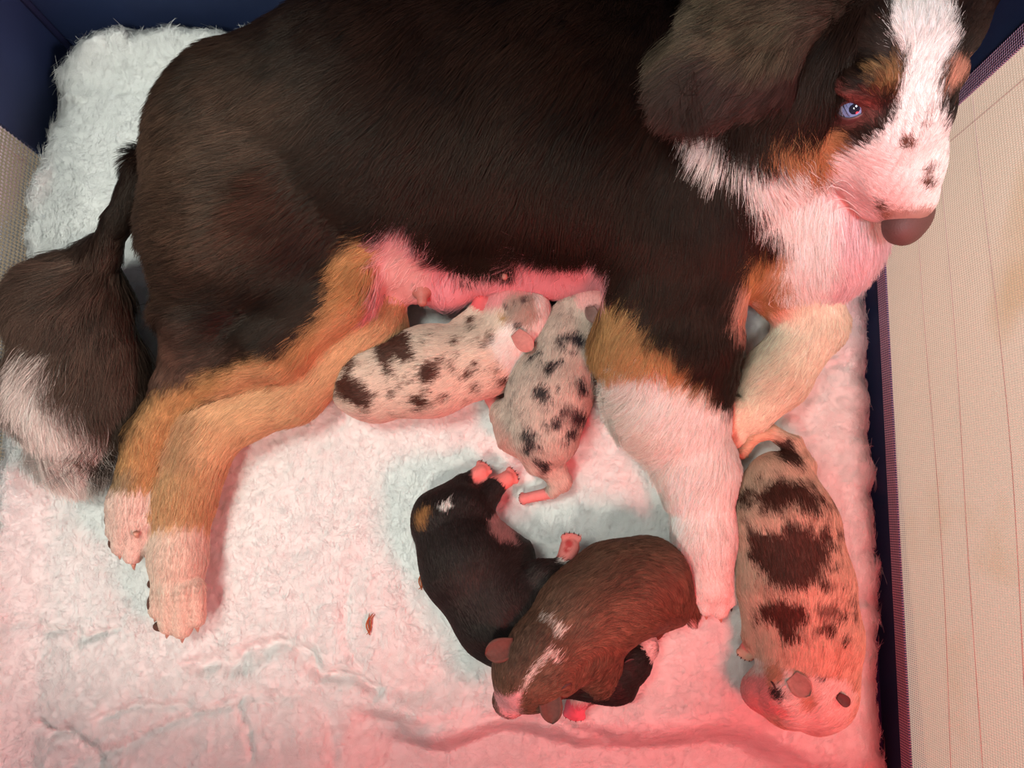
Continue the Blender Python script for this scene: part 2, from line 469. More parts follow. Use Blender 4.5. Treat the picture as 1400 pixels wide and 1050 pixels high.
def mesh_mat(name, thread, pitch, hole, stain):
    """woven net: threads with real gaps between them"""
    m, nt, b = new_mat(name)
    tc = nt.nodes.new('ShaderNodeTexCoord'); sp = nt.nodes.new('ShaderNodeSeparateXYZ')
    nt.links.new(tc.outputs['Object'], sp.inputs[0])
    k = 2 * math.pi / pitch
    nz = nt.nodes.new('ShaderNodeTexNoise'); nz.inputs['Scale'].default_value = 9; nz.inputs['Detail'].default_value = 2
    nt.links.new(tc.outputs['Object'], nz.inputs['Vector'])
    wob = mnode(nt, 'MULTIPLY', nz.outputs['Fac'], 5.0)
    u = mnode(nt, 'ADD', mnode(nt, 'MULTIPLY', sp.outputs['X'], k), wob); v = mnode(nt, 'ADD', mnode(nt, 'MULTIPLY', sp.outputs['Y'], k * 0.62), wob)
    a = mnode(nt, 'SINE', mnode(nt, 'ADD', u, v)); c = mnode(nt, 'SINE', mnode(nt, 'SUBTRACT', u, v))
    h = mnode(nt, 'MULTIPLY', a, c)                       # >0 lozenges = holes
    gap = nt.nodes.new('ShaderNodeMapRange'); gap.inputs['From Min'].default_value = hole; gap.inputs['From Max'].default_value = hole + 0.3
    nt.links.new(h, gap.inputs['Value'])
    st = nt.nodes.new('ShaderNodeTexNoise'); st.inputs['Scale'].default_value = 7; st.inputs['Detail'].default_value = 3
    nt.links.new(tc.outputs['Object'], st.inputs['Vector'])
    sr = nt.nodes.new('ShaderNodeMapRange'); sr.inputs['From Min'].default_value = 0.56; sr.inputs['From Max'].default_value = 0.7
    nt.links.new(st.outputs['Fac'], sr.inputs['Value'])
    mx = nt.nodes.new('ShaderNodeMix'); mx.data_type = 'RGBA'
    mx.inputs['A'].default_value = (*lin(thread), 1); mx.inputs['B'].default_value = (*lin(stain), 1)
    nt.links.new(mnode(nt, 'MULTIPLY', sr.outputs['Result'], 0.6), mx.inputs['Factor'])
    rl = nt.nodes.new('ShaderNodeMapRange'); rl.inputs['From Min'].default_value = -1; rl.inputs['From Max'].default_value = 0.2
    rl.inputs['To Min'].default_value = 1.0; rl.inputs['To Max'].default_value = 0.72
    nt.links.new(h, rl.inputs['Value'])
    ml = nt.nodes.new('ShaderNodeMix'); ml.data_type = 'RGBA'; ml.blend_type = 'MULTIPLY'; ml.inputs['Factor'].default_value = 1
    nt.links.new(mx.outputs['Result'], ml.inputs['A']); nt.links.new(rl.outputs['Result'], ml.inputs['B'])
    nt.links.new(ml.outputs['Result'], b.inputs['Base Color'])
    bp = nt.nodes.new('ShaderNodeBump'); bp.inputs['Strength'].default_value = 0.5; bp.inputs['Distance'].default_value = 0.0008; bp.invert = True
    nt.links.new(h, bp.inputs['Height']); nt.links.new(bp.outputs['Normal'], b.inputs['Normal'])
    b.inputs['Roughness'].default_value = 0.55
    tr = nt.nodes.new('ShaderNodeBsdfTransparent'); ms = nt.nodes.new('ShaderNodeMixShader')
    tl = nt.nodes.new('ShaderNodeBsdfTranslucent'); m2 = nt.nodes.new('ShaderNodeMixShader'); m2.inputs['Fac'].default_value = 0.45
    nt.links.new(ml.outputs['Result'], tl.inputs['Color']); nt.links.new(b.outputs[0], m2.inputs[1]); nt.links.new(tl.outputs[0], m2.inputs[2])
    nt.links.new(gap.outputs['Result'], ms.inputs['Fac']); nt.links.new(m2.outputs[0], ms.inputs[1]); nt.links.new(tr.outputs[0], ms.inputs[2])
    nt.links.new(ms.outputs[0], nt.nodes['Material Output'].inputs['Surface'])
    return m
def web_mat(name, ca, cb):
    m, nt, b = new_mat(name)
    tc = nt.nodes.new('ShaderNodeTexCoord'); sp = nt.nodes.new('ShaderNodeSeparateXYZ'); nt.links.new(tc.outputs['Object'], sp.inputs[0])
    k = 2 * math.pi / 0.0042
    a = mnode(nt, 'SINE', mnode(nt, 'ADD', mnode(nt, 'MULTIPLY', sp.outputs['X'], k), mnode(nt, 'MULTIPLY', sp.outputs['Y'], k)))
    c = mnode(nt, 'SINE', mnode(nt, 'SUBTRACT', mnode(nt, 'MULTIPLY', sp.outputs['X'], k), mnode(nt, 'MULTIPLY', sp.outputs['Y'], k)))
    h = mnode(nt, 'MULTIPLY', a, c)
    r = nt.nodes.new('ShaderNodeMapRange'); r.inputs['From Min'].default_value = -.15; r.inputs['From Max'].default_value = .25; nt.links.new(h, r.inputs['Value'])
    mx = nt.nodes.new('ShaderNodeMix'); mx.data_type = 'RGBA'; mx.inputs['A'].default_value = (*lin(ca), 1); mx.inputs['B'].default_value = (*lin(cb), 1)
    nt.links.new(r.outputs['Result'], mx.inputs['Factor']); nt.links.new(mx.outputs['Result'], b.inputs['Base Color'])
    bp = nt.nodes.new('ShaderNodeBump'); bp.inputs['Strength'].default_value = 0.6; bp.inputs['Distance'].default_value = 0.0008
    nt.links.new(h, bp.inputs['Height']); nt.links.new(bp.outputs['Normal'], b.inputs['Normal']); b.inputs['Roughness'].default_value = 0.6
    return m
M_NAVY = navy_mat()
M_NET_R = mesh_mat('cream_net', (228, 214, 196), 0.0034, 0.55, (206, 176, 132))
M_NET_L = mesh_mat('grey_net', (250, 246, 250), 0.0066, -0.22, (214, 206, 204))
M_WEB = web_mat('woven_webbing', (206, 170, 190), (54, 44, 92))
M_SEAM = plain('seam_thread', (176, 152, 148), 0.7)

def boxm(bm, x0, x1, y0, y1, z0, z1):
    r = bmesh.ops.create_cube(bm, size=1)
    for v in r['verts']:
        v.co = Vector(((x0 + x1) / 2 + v.co.x * (x1 - x0), (y0 + y1) / 2 + v.co.y * (y1 - y0), (z0 + z1) / 2 + v.co.z * (z1 - z0)))
def local(o, A, B):
    """x along the wall from A to B, y up, z towards the left-hand side of the walk"""
    d = (Vector((B[0], B[1], 0)) - Vector((A[0], A[1], 0))).normalized(); up = Vector((0, 0, 1)); n = d.cross(up)
    M = Matrix(((d.x, up.x, n.x, A[0]), (d.y, up.y, n.y, A[1]), (d.z, up.z, n.z, FLOOR_Z), (0, 0, 0, 1)))
    o.matrix_world = M
def child(name, bm, mat, parent, sm=False, label=None):
    me = bpy.data.meshes.new(name); bm.to_mesh(me); bm.free(); me.materials.append(mat)
    for p in me.polygons: p.use_smooth = sm
    o = bpy.data.objects.new(name, me); C.objects.link(o); o.parent = parent
    if label: o['label'] = label
    return o
WALL_H = 0.46
def pen_wall(name, A, B, win=None, net=None, web=True, seams=(), hseams=()):
    L = math.hypot(B[0] - A[0], B[1] - A[1]); bm = bmesh.new(); T = 0.004
    if win:
        u0, u1, v0, v1 = win
        boxm(bm, 0, L, 0, v0, -T, 0); boxm(bm, 0, L, v1, WALL_H, -T, 0)
        boxm(bm, 0, u0, v0, v1, -T, 0); boxm(bm, u1, L, v0, v1, -T, 0)
    else: boxm(bm, 0, L, 0, WALL_H, -T, 0)
    me = bpy.data.meshes.new(name); bm.to_mesh(me); bm.free(); me.materials.append(M_NAVY)
    w = bpy.data.objects.new(name, me); C.objects.link(w); local(w, A, B); w['kind'] = 'structure'
    if win:
        bm = bmesh.new(); nx = 40
        bmesh.ops.create_grid(bm, x_segments=nx, y_segments=16, size=0.5)
        for v in bm.verts:
            x = v.co.x + .5; y = v.co.y + .5
            v.co = Vector((u0 + x * (u1 - u0), v0 + y * (v1 - v0), -0.002 - 0.006 * math.sin(math.pi * x) * math.sin(math.pi * y)))
        child('mesh_panel', bm, net, w, True)
        if web:
            e = 0.0145
            for (a, b, c, d) in ((u0, u1, v0, v0 + e), (u0, u0 + e, v0 + e, v1), (u1 - e, u1, v0 + e, v1), (u0, u1, v1, v1 + e)):
                bm = bmesh.new(); boxm(bm, a, b, c, d, 0.0002, 0.0018); child('webbing', bm, M_WEB, w)
        for vv in seams:
            bm = bmesh.new(); tube(bm, [(u0 + .016 + (u1 - u0 - .03) * t, vv + .002 * math.sin(9 * t + vv * 90), -0.0008 - 0.006 * math.sin(math.pi * (u0 + .016 - u0 + (u1 - u0 - .03) * t) / (u1 - u0)) * math.sin(math.pi * (vv - v0) / (v1 - v0))) for t in np.linspace(0, 1, 41)], 0.00022, 5)
            child('seam', bm, M_SEAM, w)
        for uu in hseams:
            bm = bmesh.new(); tube(bm, [(uu, v0 + .016 + (v1 - v0 - .02) * t, -0.0008 - 0.006 * math.sin(math.pi * (uu - u0) / (u1 - u0)) * math.sin(math.pi * t)) for t in np.linspace(0, 1, 21)], 0.00022, 5)
            child('seam', bm, M_SEAM, w)
    return w
RA, RB = (0.349, YB), (0.3184, -0.33)
def wall_x(y): return RA[0] + (RB[0] - RA[0]) * (RA[1] - y) / (RA[1] - RB[1])
# walking so that the pen's inside lies on the left
pen_wall('wall_right', RA, RB, (0.150, 0.775, 0.034, 0.40), M_NET_R, True, (0.100, 0.135, 0.185), (0.185,))
pen_wall('wall_back', (XL, YB), RA)
pen_wall('wall_left', (XL, -0.33), (XL, YB), (0.03, 0.673, 0.006, 0.40), M_NET_L, False, (), (0.655,))
pen_wall('wall_front', RB, (XL, -0.33))
bm = bmesh.new(); tube(bm, [(XL + .002, YB - .002, FLOOR_Z), (XL + .002, YB - .002, FLOOR_Z + WALL_H)], 0.0035, 10)
child('trim_1', bm, plain('corner_piping', (26, 30, 62), 0.6), None)['kind'] = 'structure'
bm = bmesh.new(); boxm(bm, XL - .01, 0.36, -0.34, YB + .01, FLOOR_Z - .004, FLOOR_Z)
child('floor', bm, plain('pen_floor_navy', (26, 30, 72), 0.8, 0.2, 0.3, 300, 0.2), None)['kind'] = 'structure'
bm = bmesh.new(); boxm(bm, -2.0, 2.0, -2.0, 2.0, FLOOR_Z - .03, FLOOR_Z - .006)
child('ground', bm, plain('room_floor_beige', (158, 138, 118), 0.5, 0.4, 0.1, 6, 0.18), None)['kind'] = 'structure'

# ------------------------------------------------------------------ fleece bed
def fleece():
    h = 0.0022
    xs = np.arange(XL, 0.352, h); ys = np.arange(-0.33, YB, h)
    X, Y = np.meshgrid(xs, ys, indexing='ij'); p = np.stack([X.ravel(), Y.ravel()], 1)
    x, y = p[:, 0], p[:, 1]
    edge_n = fbm(p, 55, 3, 11) * .0035 + noise(p, 22, 8) * .004
    dr = (RA[0] + (RB[0] - RA[0]) * (RA[1] - y) / (RA[1] - RB[1])) - .0050 - x
    dl = x - (XL + .0045); db = (YB - .006) - y; df = y + .32
    # the back left corner of the bed is rounded
    cx, cy, r = XL + .085, YB - .075, .070
    dc = np.where((x < cx) & (y > cy), r + .006 - np.hypot(x - cx, y - cy), 1.0)
    e = np.minimum(np.minimum(np.minimum(dr, dl), np.minimum(db, df)), dc) + edge_n
    warp = np.stack([x + .02 * noise(p, 14, 21), y + .02 * noise(p, 14, 22)], 1)
    big = fbm(p, 7, 2, 1) * .0035
    tuft = (1 - np.abs(noise(warp, 30, 3))) ** 2 * .0013 + (1 - np.abs(noise(warp, 62, 4))) ** 2 * .0006
    fine = fbm(p, 160, 2, 6) * .0006
    # partings of the pile, mostly in the near left part
    low = smooth(.02, -.10, y) * smooth(.20, .0, x)
    part = np.zeros(len(p))
    q = PX(np.stack([x, y, np.zeros_like(x)], 1))
    wq = np.stack([q[:, 0] + 13 * noise(p, 28, 51) + 6 * noise(p, 75, 53), q[:, 1] + 11 * noise(p, 28, 52) + 6 * noise(p, 75, 54)], 1)
    for pl, dp, wd in (([(20, 842), (90, 862), (105, 880), (150, 872)], .0065, 7), ([(160, 850), (190, 835), (215, 822)], .002, 4),
                       ([(255, 915), (330, 905), (400, 885), (450, 925), (510, 945)], .009, 10), ([(130, 985), (190, 970), (270, 975), (330, 955)], .004, 5),
                       ([(60, 992), (110, 1010), (140, 1040)], .0065, 7), ([(390, 810), (410, 830)], .0015, 3), ([(420, 850), (445, 862), (480, 855)], .0015, 3),
                       ([(330, 960), (345, 1000), (350, 1040)], .0035, 5), ([(495, 985), (560, 990), (700, 985), (820, 1000)], .0045, 12), ([(150, 55), (165, 100), (170, 130)], .003, 4),
                       ([(180, 105), (230, 110), (280, 95)], .0015, 4), ([(1130, 500), (1180, 492)], .003, 5)):
        d = line_sd(wq, pl, 0); part = np.maximum(part, dp * np.exp(-(d / wd) ** 2))
    nz = np.abs(noise(warp, 9, 41)); part = np.maximum(part, .0030 * low * np.exp(-(nz / .05) ** 2))
    z = big + tuft + fine - part - .003
    # banked up against the left and far walls
    z += .026 * smooth(.05, 0, dl) * smooth(.40, .30, y) + .028 * smooth(.06, .0, db) + .010 * smooth(.05, 0, dc)
    # near ridge and drop, shaped to turn the fleece away from white light
    xm = smooth(-.15, -.06, x) * smooth(.27, .17, x); yw = y + .010 * noise(p, 16, 71)
    z += .008 * np.exp(-((yw + .166) / .020) ** 2) * xm - .011 * xm * smooth(-.170, -.205, yw)
    z -= .019 * smooth(-.158, -.200, y + .25 * np.maximum(0, x - .14) + .012 * noise(p, 16, 71)) * smooth(-.17, -.09, x)
    rw = np.where(dr + edge_n <= e + 1e-9, .032, .020)
    rim = np.clip(e / rw, 0, 1); top = z.copy()
    top = np.maximum(top, FLOOR_Z + .004); z = FLOOR_Z + .001 + (top - FLOOR_Z - .001) * np.sqrt(np.clip(1 - (1 - rim) ** 2, 0, 1))
    keep = (e > 0).reshape(X.shape)
    idx = np.full(X.shape, -1); idx[keep] = np.arange(keep.sum())
    q = np.stack([idx[:-1, :-1], idx[1:, :-1], idx[1:, 1:], idx[:-1, 1:]], -1).reshape(-1, 4); q = q[(q >= 0).all(1)]
    v = np.stack([x, y, z], 1)[keep.ravel()]
    return v, q, part[keep.ravel()], e[keep.ravel()]
fv, fq, fpart, fe = fleece()
bed = empty('fleece_bed', (0, 0, FLOOR_Z), 'thick white fleece bedding with a fluffy crinkled pile covering the pen floor', 'bedding')
fme = from_np('fleece', fv, fq)
m_fl, nt, b = new_mat('white_fleece')
b.inputs['Roughness'].default_value = 0.95; b.inputs['Specular IOR Level'].default_value = 0.05
tc = nt.nodes.new('ShaderNodeTexCoord'); nz = nt.nodes.new('ShaderNodeTexNoise'); nz.inputs['Scale'].default_value = 90; nz.inputs['Detail'].default_value = 6
rp = nt.nodes.new('ShaderNodeMix'); rp.data_type = 'RGBA'; rp.inputs['A'].default_value = (.74, .75, .72, 1); rp.inputs['B'].default_value = (.86, .86, .85, 1)
bp = nt.nodes.new('ShaderNodeBump'); bp.inputs['Strength'].default_value = 0.3; bp.inputs['Distance'].default_value = 0.0015
nt.links.new(tc.outputs['Object'], nz.inputs['Vector']); nt.links.new(nz.outputs['Fac'], rp.inputs['Factor']); nt.links.new(rp.outputs['Result'], b.inputs['Base Color'])
nt.links.new(nz.outputs['Fac'], bp.inputs['Height']); nt.links.new(bp.outputs['Normal'], b.inputs['Normal'])
link_mesh('fleece', fme, m_fl, bed)
fbvh = BVHTree.FromPolygons([Vector(x) for x in fv[::1]], [tuple(x) for x in fq.tolist()])
def ground_z(x, y):
    l, n, i, d = fbvh.ray_cast(Vector((x, y, .2)), Vector((0, 0, -1)))
    return l.z if l else 0.0
# the pile itself: fine curled fibres
def pile(N):
    tri = fv[fq]; a = tri[:, 2] - tri[:, 0]; b_ = tri[:, 3] - tri[:, 1]; fn = np.cross(a, b_); nn = np.zeros_like(fv)
    for k in range(4): np.add.at(nn, fq[:, k], fn)
    nn /= np.maximum(np.linalg.norm(nn, axis=1, keepdims=True), 1e-12)
    keep = 0.55 + 2.2 * smooth(.03, .0, fe) + .0 * fe
    p, n, vi = sample(fv, fq, N, nn, keep)
    ang = 6 * noise(p, 26, 61) + 3 * noise(p, 70, 62) + 1.2 * rng.normal(size=N)
    d = np.stack([np.cos(ang), np.sin(ang), np.zeros(N)], 1); d = d - n * (d * n).sum(1, keepdims=True)
    d /= np.maximum(np.linalg.norm(d, axis=1, keepdims=True), 1e-6); sd = np.cross(n, d)
    L = (.0055 + .004 * rng.random(N)) * (1 + .8 * smooth(.02, 0, fe[vi])); s = np.linspace(0, 1, 5)
    cur = rng.normal(size=N) * .5 + .9 * noise(p, 40, 63)
    pts = p[:, None] + L[:, None, None] * (d[:, None] * (s - .25 * s * s)[None, :, None] + n[:, None] * (.55 * s - .45 * s * s)[None, :, None] + sd[:, None] * (cur[:, None] * s[None] ** 2)[..., None])
    pts[:, :, 0] = np.maximum(pts[:, :, 0], XL + .003); pts[:, :, 1] = np.minimum(pts[:, :, 1], YB - .003)
    col = np.clip(np.array([.84, .84, .83]) * (1 + .05 * rng.normal(size=N))[:, None], .3, .92)
    r = .00012 * (.7 + .6 * rng.random(N))[:, None] * np.array([1, .95, .85, .7, .4])[None]
    make_curves('pile', pts, r, col, n, M_PILE, bed)
pile(200000)

# ------------------------------------------------------------------ the mother dog
dog = empty('dog', P(640, 250, 0), 'adult brown tricolour dog with white blaze lying on its side nursing puppies', 'dog')
B = Body(0.0026)
# trunk lying on its side
B.limb('torso', [(378, 208, .078, 170), (560, 165, .086, 194), (790, 165, .092, 210), (930, 215, .10, 172)], 60, .72)
B.limb('torso', [(312, 330, .085, 106), (300, 400, .07, 76)], 40, .8)
B.limb('torso', [(360, 300, .09, 130), (452, 372, .082, 66)], 40, .8)
B.limb('torso', [(930, 300, .10, 120), (930, 430, .085, 84)], 50, .8)
B.limb('torso', [(905, 400, .085, 72), (962, 505, .07, 38)], 30)
B.limb('belly', [(560, 345, .045, 74), (610, 375, .036, 52)], 34)
B.limb('belly', [(690, 345, .05, 66), (780, 352, .05, 62)], 30)
B.limb('chest', [(985, 240, .10, 120), (1085, 300, .07, 108)], 50)
B.limb('chest', [(1080, 300, .07, 104), (1110, 330, .045, 70)], 40)
B.limb('neck', [(1000, 190, .13, 110), (1110, 130, .185, 96), (1180, 70, .225, 90)], 50)
B.limb('neck', [(1040, 230, .13, 62), (1085, 250, .12, 58), (1105, 330, .085, 48)], 30)
# upper hind leg
B.limb('hind_upper', [(462, 392, .082, 50), (380, 470, .072, 40), (250, 530, .055, 28)], 26)
B.limb('hind_upper', [(280, 440, .07, 50), (248, 520, .055, 27)], 30)
B.limb('hind_upper', [(246, 530, .054, 29), (205, 600, .046, 31), (184, 690, .036, 31), (179, 716, .033, 29)], 14)
# lower hind leg
B.limb('hind_lower', [(505, 440, .035, 52), (400, 530, .032, 42), (300, 572, .032, 46)], 22)
B.limb('hind_lower', [(285, 580, .032, 46), (252, 680, .028, 38), (244, 760, .025, 34), (243, 806, .023, 31)], 16)
# upper foreleg
B.limb('fore_upper', [(905, 470, .07, 92), (915, 545, .05, 74), (952, 640, .036, 48), (964, 730, .028, 37), (972, 796, .024, 29)], 22)
# lower foreleg, folded at the wrist
B.limb('fore_lower', [(1065, 350, .055, 78), (1112, 440, .042, 42)], 26)
B.limb('fore_lower', [(1110, 446, .042, 42), (1062, 515, .036, 41), (1026, 564, .03, 31)], 16)
# toes
for tag, toes in (('hind_upper', ((166, 706, .044, 13, 158, 726, .037, 12), (172, 712, .046, 14, 166, 746, .034, 13), (184, 714, .044, 14, 182, 758, .031, 13), (196, 712, .042, 13, 198, 744, .032, 12))),
                  ('hind_lower', ((222, 804, .032, 14, 217, 832, .028, 13), (234, 806, .036, 15, 231, 852, .022, 14), (250, 808, .036, 15, 249, 858, .020, 14), (266, 804, .032, 14, 268, 844, .022, 13))),
                  ('fore_upper', ((956, 790, .030, 13, 951, 812, .024, 12), (967, 796, .032, 14, 965, 828, .019, 13), (981, 796, .032, 14, 983, 832, .018, 13), (994, 790, .028, 12, 997, 818, .02, 11))),
                  ('fore_lower', ((1010, 556, .044, 13, 999, 566, .038, 12), (1012, 560, .042, 14, 995, 584, .029, 13), (1020, 568, .038, 14, 1007, 600, .022, 13), (1032, 570, .034, 12, 1024, 596, .022, 11)))):
    for t in toes: B.limb(tag, [t[:4], t[4:]], 3)
# tail
B.limb('tail', [(204, 232, .07, 27), (165, 300, .066, 18), (145, 340, .058, 17)], 12)
B.limb('tail', [(138, 348, .056, 24), (108, 410, .050, 62), (108, 495, .044, 76), (106, 560, .032, 56)], 16, .5)
# head
B.limb('head', [(1228, 20, .225, 118)], 30)
B.limb('head', [(1250, -30, .215, 120)], 30)
B.limb('head', [(1150, 110, .205, 82), (1148, 165, .195, 56)], 30)
B.limb('head', [(1222, 70, .238, 88), (1222, 150, .222, 78)], 30)
B.limb('head', [(1216, 160, .215, 72), (1226, 220, .192, 60), (1236, 266, .174, 45)], 22)
B.limb('head', [(1158, 195, .185, 46), (1200, 268, .156, 36)], 22)
B.limb('head', [(1195, 112, .252, 30), (1170, 118, .248, 22)], 18)
B.limb('head', [(1296, 105, .235, 22)], 18)
B.mesh()

WHITE = (244, 234, 226); CREAM = (240, 220, 194); TAN = (184, 134, 88); PINKW = (240, 205, 200); DARK = (31, 17, 12)
coat = Coat(DARK, 9)
T = ['torso', 'hind_upper']
coat.add((66, 48, 38), [(150, 150), (330, 60), (420, 120), (360, 330), (200, 420), (150, 330)], 70, ['torso'], 20)
coat.add((92, 64, 54), [(170, 430), (260, 440), (330, 480), (240, 540), (180, 520)], 30, ['torso', 'hind_upper'], 14, .6)
coat.add(TAN, [(470, 335), (520, 318), (535, 400), (500, 470), (415, 520), (270, 548), (232, 600), (214, 690), (140, 690), (170, 600), (212, 535), (300, 508), (400, 475), (452, 425)], 12, ['hind_upper', 'torso', 'belly'])
coat.add((206, 150, 112), [(470, 420), (520, 390), (520, 470), (415, 530), (300, 545), (330, 505), (420, 480)], 14, ['hind_upper', 'torso'], None, .6)
coat.add((214, 168, 126), [(200, 430), (620, 400), (560, 620), (300, 900), (190, 900)], 6, ['hind_lower'])
coat.add((150, 108, 76), [(225, 560), (280, 555), (270, 640), (222, 650)], 14, ['hind_lower'], None, .5)
coat.add((184, 138, 94), [(205, 640), (290, 640), (282, 715), (205, 715)], 14, ['hind_lower'], None, .6)
coat.add((230, 196, 178), [(190, 728), (260, 712), (300, 735), (300, 900), (190, 900)], 8, ['hind_lower'])
coat.add((128, 112, 92), [(150, 640), (185, 640), (185, 675), (150, 680)], 8, ['hind_upper'], None, .6)
coat.add((228, 192, 178), [(130, 668), (215, 672), (225, 800), (130, 800)], 7, ['hind_upper'])
# bare belly
coat.add((222, 150, 154), [(300, 200), (1000, 200), (1000, 600), (300, 600)], 4, ['belly'])
coat.add((226, 150, 158), [(522, 330), (560, 285), (605, 335), (635, 388), (700, 380), (712, 345), (770, 350), (826, 345), (838, 420), (700, 450), (500, 470)], 8, ['belly', 'torso', 'hind_upper'], 12)
coat.add((238, 196, 186), [(530, 340), (560, 300), (590, 350), (570, 420), (510, 425)], 14, ['belly', 'torso'], None, .6)
# forelegs
coat.add(TAN, [(832, 395), (868, 405), (905, 455), (945, 500), (985, 548), (900, 530), (790, 540), (780, 470), (815, 440)], 12, ['fore_upper', 'torso'])
coat.add(WHITE, [(770, 500), (840, 492), (900, 500), (955, 525), (1000, 552), (1060, 560), (1040, 900), (860, 900), (780, 620)], 10, ['fore_upper'])
coat.add((250, 222, 206), [(800, 520), (850, 510), (930, 600), (900, 690), (850, 640)], 24, ['fore_upper'], None, .6)
coat.add(CREAM, [(1000, 300), (1300, 300), (1300, 700), (900, 700), (980, 470)], 6, ['fore_lower'])
coat.add((232, 170, 150), [(1020, 375), (1070, 395), (1080, 425), (1040, 450), (1010, 430)], 14, ['fore_lower', 'chest', 'torso'], None, .9)
# chest and neck
coat.add(WHITE, [(1008, 196), (1040, 198), (1072, 196), (1104, 226), (1150, 240), (1300, 200), (1300, 480), (1080, 480), (1058, 430), (1058, 340), (1078, 300), (1046, 275), (1022, 235)], 8, ['chest', 'neck', 'torso'])
coat.add((238, 178, 186), [(1140, 290), (1300, 250), (1300, 450), (1130, 430)], 16, ['chest', 'neck'], None, .8)  # pink of thin fur, with shading under the chin put into the colour
coat.add((176, 124, 78), [(1040, 318), (1072, 318), (1080, 360), (1066, 410), (1036, 440), (1024, 420), (1030, 350)], 8, ['chest', 'torso', 'neck', 'fore_lower'], None, .9)
coat.add(WHITE, [(945, 135), (975, 140), (1002, 190), (985, 205), (955, 175)], 6, ['neck', 'chest', 'torso'])
# tail
coat.add((70, 52, 44), [(-60, 325), (240, 325), (260, 720), (-60, 720)], 14, ['tail'], 4)
coat.add((236, 214, 206), [(22, 540), (58, 450), (84, 470), (116, 540), (150, 640), (150, 700), (0, 700)], 14, ['tail'], 16)
# head
hd = ['head']
coat.add(WHITE, [(1206, -160), (1228, 0), (1224, 50), (1242, 78), (1236, 120), (1226, 160), (1205, 190), (1170, 208), (1128, 222), (1112, 240), (1150, 380), (1320, 360), (1300, 200), (1284, 150), (1282, 110), (1300, 70), (1296, 0), (1270, -160)], 6, hd, 5)
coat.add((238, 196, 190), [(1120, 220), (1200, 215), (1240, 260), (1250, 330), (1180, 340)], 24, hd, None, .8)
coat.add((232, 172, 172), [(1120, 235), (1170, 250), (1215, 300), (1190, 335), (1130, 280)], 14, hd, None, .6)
coat.add((172, 116, 78), [(1050, 165), (1100, 165), (1160, 186), (1162, 206), (1128, 226), (1100, 224), (1075, 205)], 7, ['head', 'neck'], 5)
coat.add((126, 92, 58), [(1188, 92), (1228, 84), (1234, 108), (1222, 126), (1196, 122)], 7, hd, 4)
coat.add((196, 136, 112), [(1293, 92), (1316, 88), (1318, 112), (1294, 134)], 7, hd, 4)
coat.add((120, 66, 60), [(1122, 138), (1160, 124), (1200, 132), (1202, 160), (1170, 176), (1135, 164)], 10, hd, 3, .8)
coat.dots((104, 70, 58), [(1243, 196, 10), (1268, 250, 9), (1270, 232, 6), (1206, 282, 8), (1265, 172, 5), (1271, 153, 4), (1226, 140, 4), (1212, 292, 6)], 2.5, hd, 3)
coat.add((150, 96, 78), [(1205, 286), (1275, 285), (1275, 300), (1205, 305)], 5, hd, 4, .8)

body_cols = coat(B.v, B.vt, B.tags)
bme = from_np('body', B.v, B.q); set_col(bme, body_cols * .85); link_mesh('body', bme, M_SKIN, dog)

G = {}
G['torso'] = [(230, 120, -.9, .5, -.1, 28, .35), (220, 250, -1, .15, -.1, 28, .35), (215, 380, -.95, .3, 0, 26, .35), (330, 200, -1, .3, 0, 26, .3), (330, 400, -.85, .5, 0, 20, .3), (300, 480, -.8, .55, 0, 14, .25),
              (450, 120, -.8, .55, 0, 30, .35), (450, 330, -.7, .7, 0, 18, .3), (600, 100, -.6, .75, 0, 32, .35), (600, 280, -.45, .9, 0, 30, .35), (680, 370, -.15, 1, 0, 26, .3), (760, 60, -.55, .8, 0, 32, .35), (780, 300, -.3, .95, 0, 30, .35),
              (900, 150, -.55, .8, 0, 32, .4), (900, 340, -.2, 1, 0, 26, .3), (980, 300, 0, 1, 0, 28, .3), (960, 480, .15, 1, 0, 18, .25), (850, 440, -.5, .8, 0, 24, .3), (820, 370, -.4, .9, 0, 24, .3)]
G['belly'] = [(580, 360, -.2, 1, 0, 9, .4), (760, 360, -.2, 1, 0, 9, .4)]
G['chest'] = [(1020, 260, .1, 1, 0, 28, .35), (1090, 270, .35, 1, -.1, 32, .35), (1160, 340, .4, .9, -.2, 30, .4), (1050, 380, 0, 1, 0, 24, .3), (1100, 380, .2, 1, 0, 22, .3)]
G['neck'] = [(980, 160, -.3, .9, 0, 32, .45), (1060, 220, .1, 1, 0, 34, .4), (1100, 270, .25, 1, -.1, 32, .35), (1120, 120, -.5, .8, 0, 24, .4), (1060, 100, -.6, .7, 0, 28, .4), (1110, 350, .2, 1, 0, 26, .35)]
G['hind_upper'] = [(400, 420, -.75, .65, 0, 24, .3), (300, 450, -.9, .45, 0, 22, .3), (450, 420, -.7, .7, 0, 12, .25), (330, 500, -.95, .35, 0, 11, .25), (240, 540, -.5, .9, 0, 9, .25), (200, 620, -.2, 1, 0, 8, .2), (178, 700, -.1, 1, 0, 5, .2), (180, 745, 0, 1, -.2, 2.6, .15)]
G['hind_lower'] = [(490, 470, -.7, .7, 0, 12, .3), (380, 550, -.9, .5, 0, 12, .3), (270, 580, -.6, .8, 0, 12, .3), (255, 680, -.1, 1, 0, 9, .25), (245, 770, 0, 1, 0, 5, .2), (245, 845, 0, 1, -.2, 2.6, .15)]
G['fore_upper'] = [(850, 470, -.6, .75, 0, 24, .3), (920, 500, -.1, 1, 0, 16, .25), (840, 550, -.9, .45, 0, 28, .3), (880, 640, -.75, .65, 0, 24, .3), (960, 620, -.1, 1, 0, 12, .25), (925, 720, -.4, .9, 0, 14, .25), (970, 740, .05, 1, 0, 8, .2), (970, 820, .1, 1, -.2, 2.8, .15)]
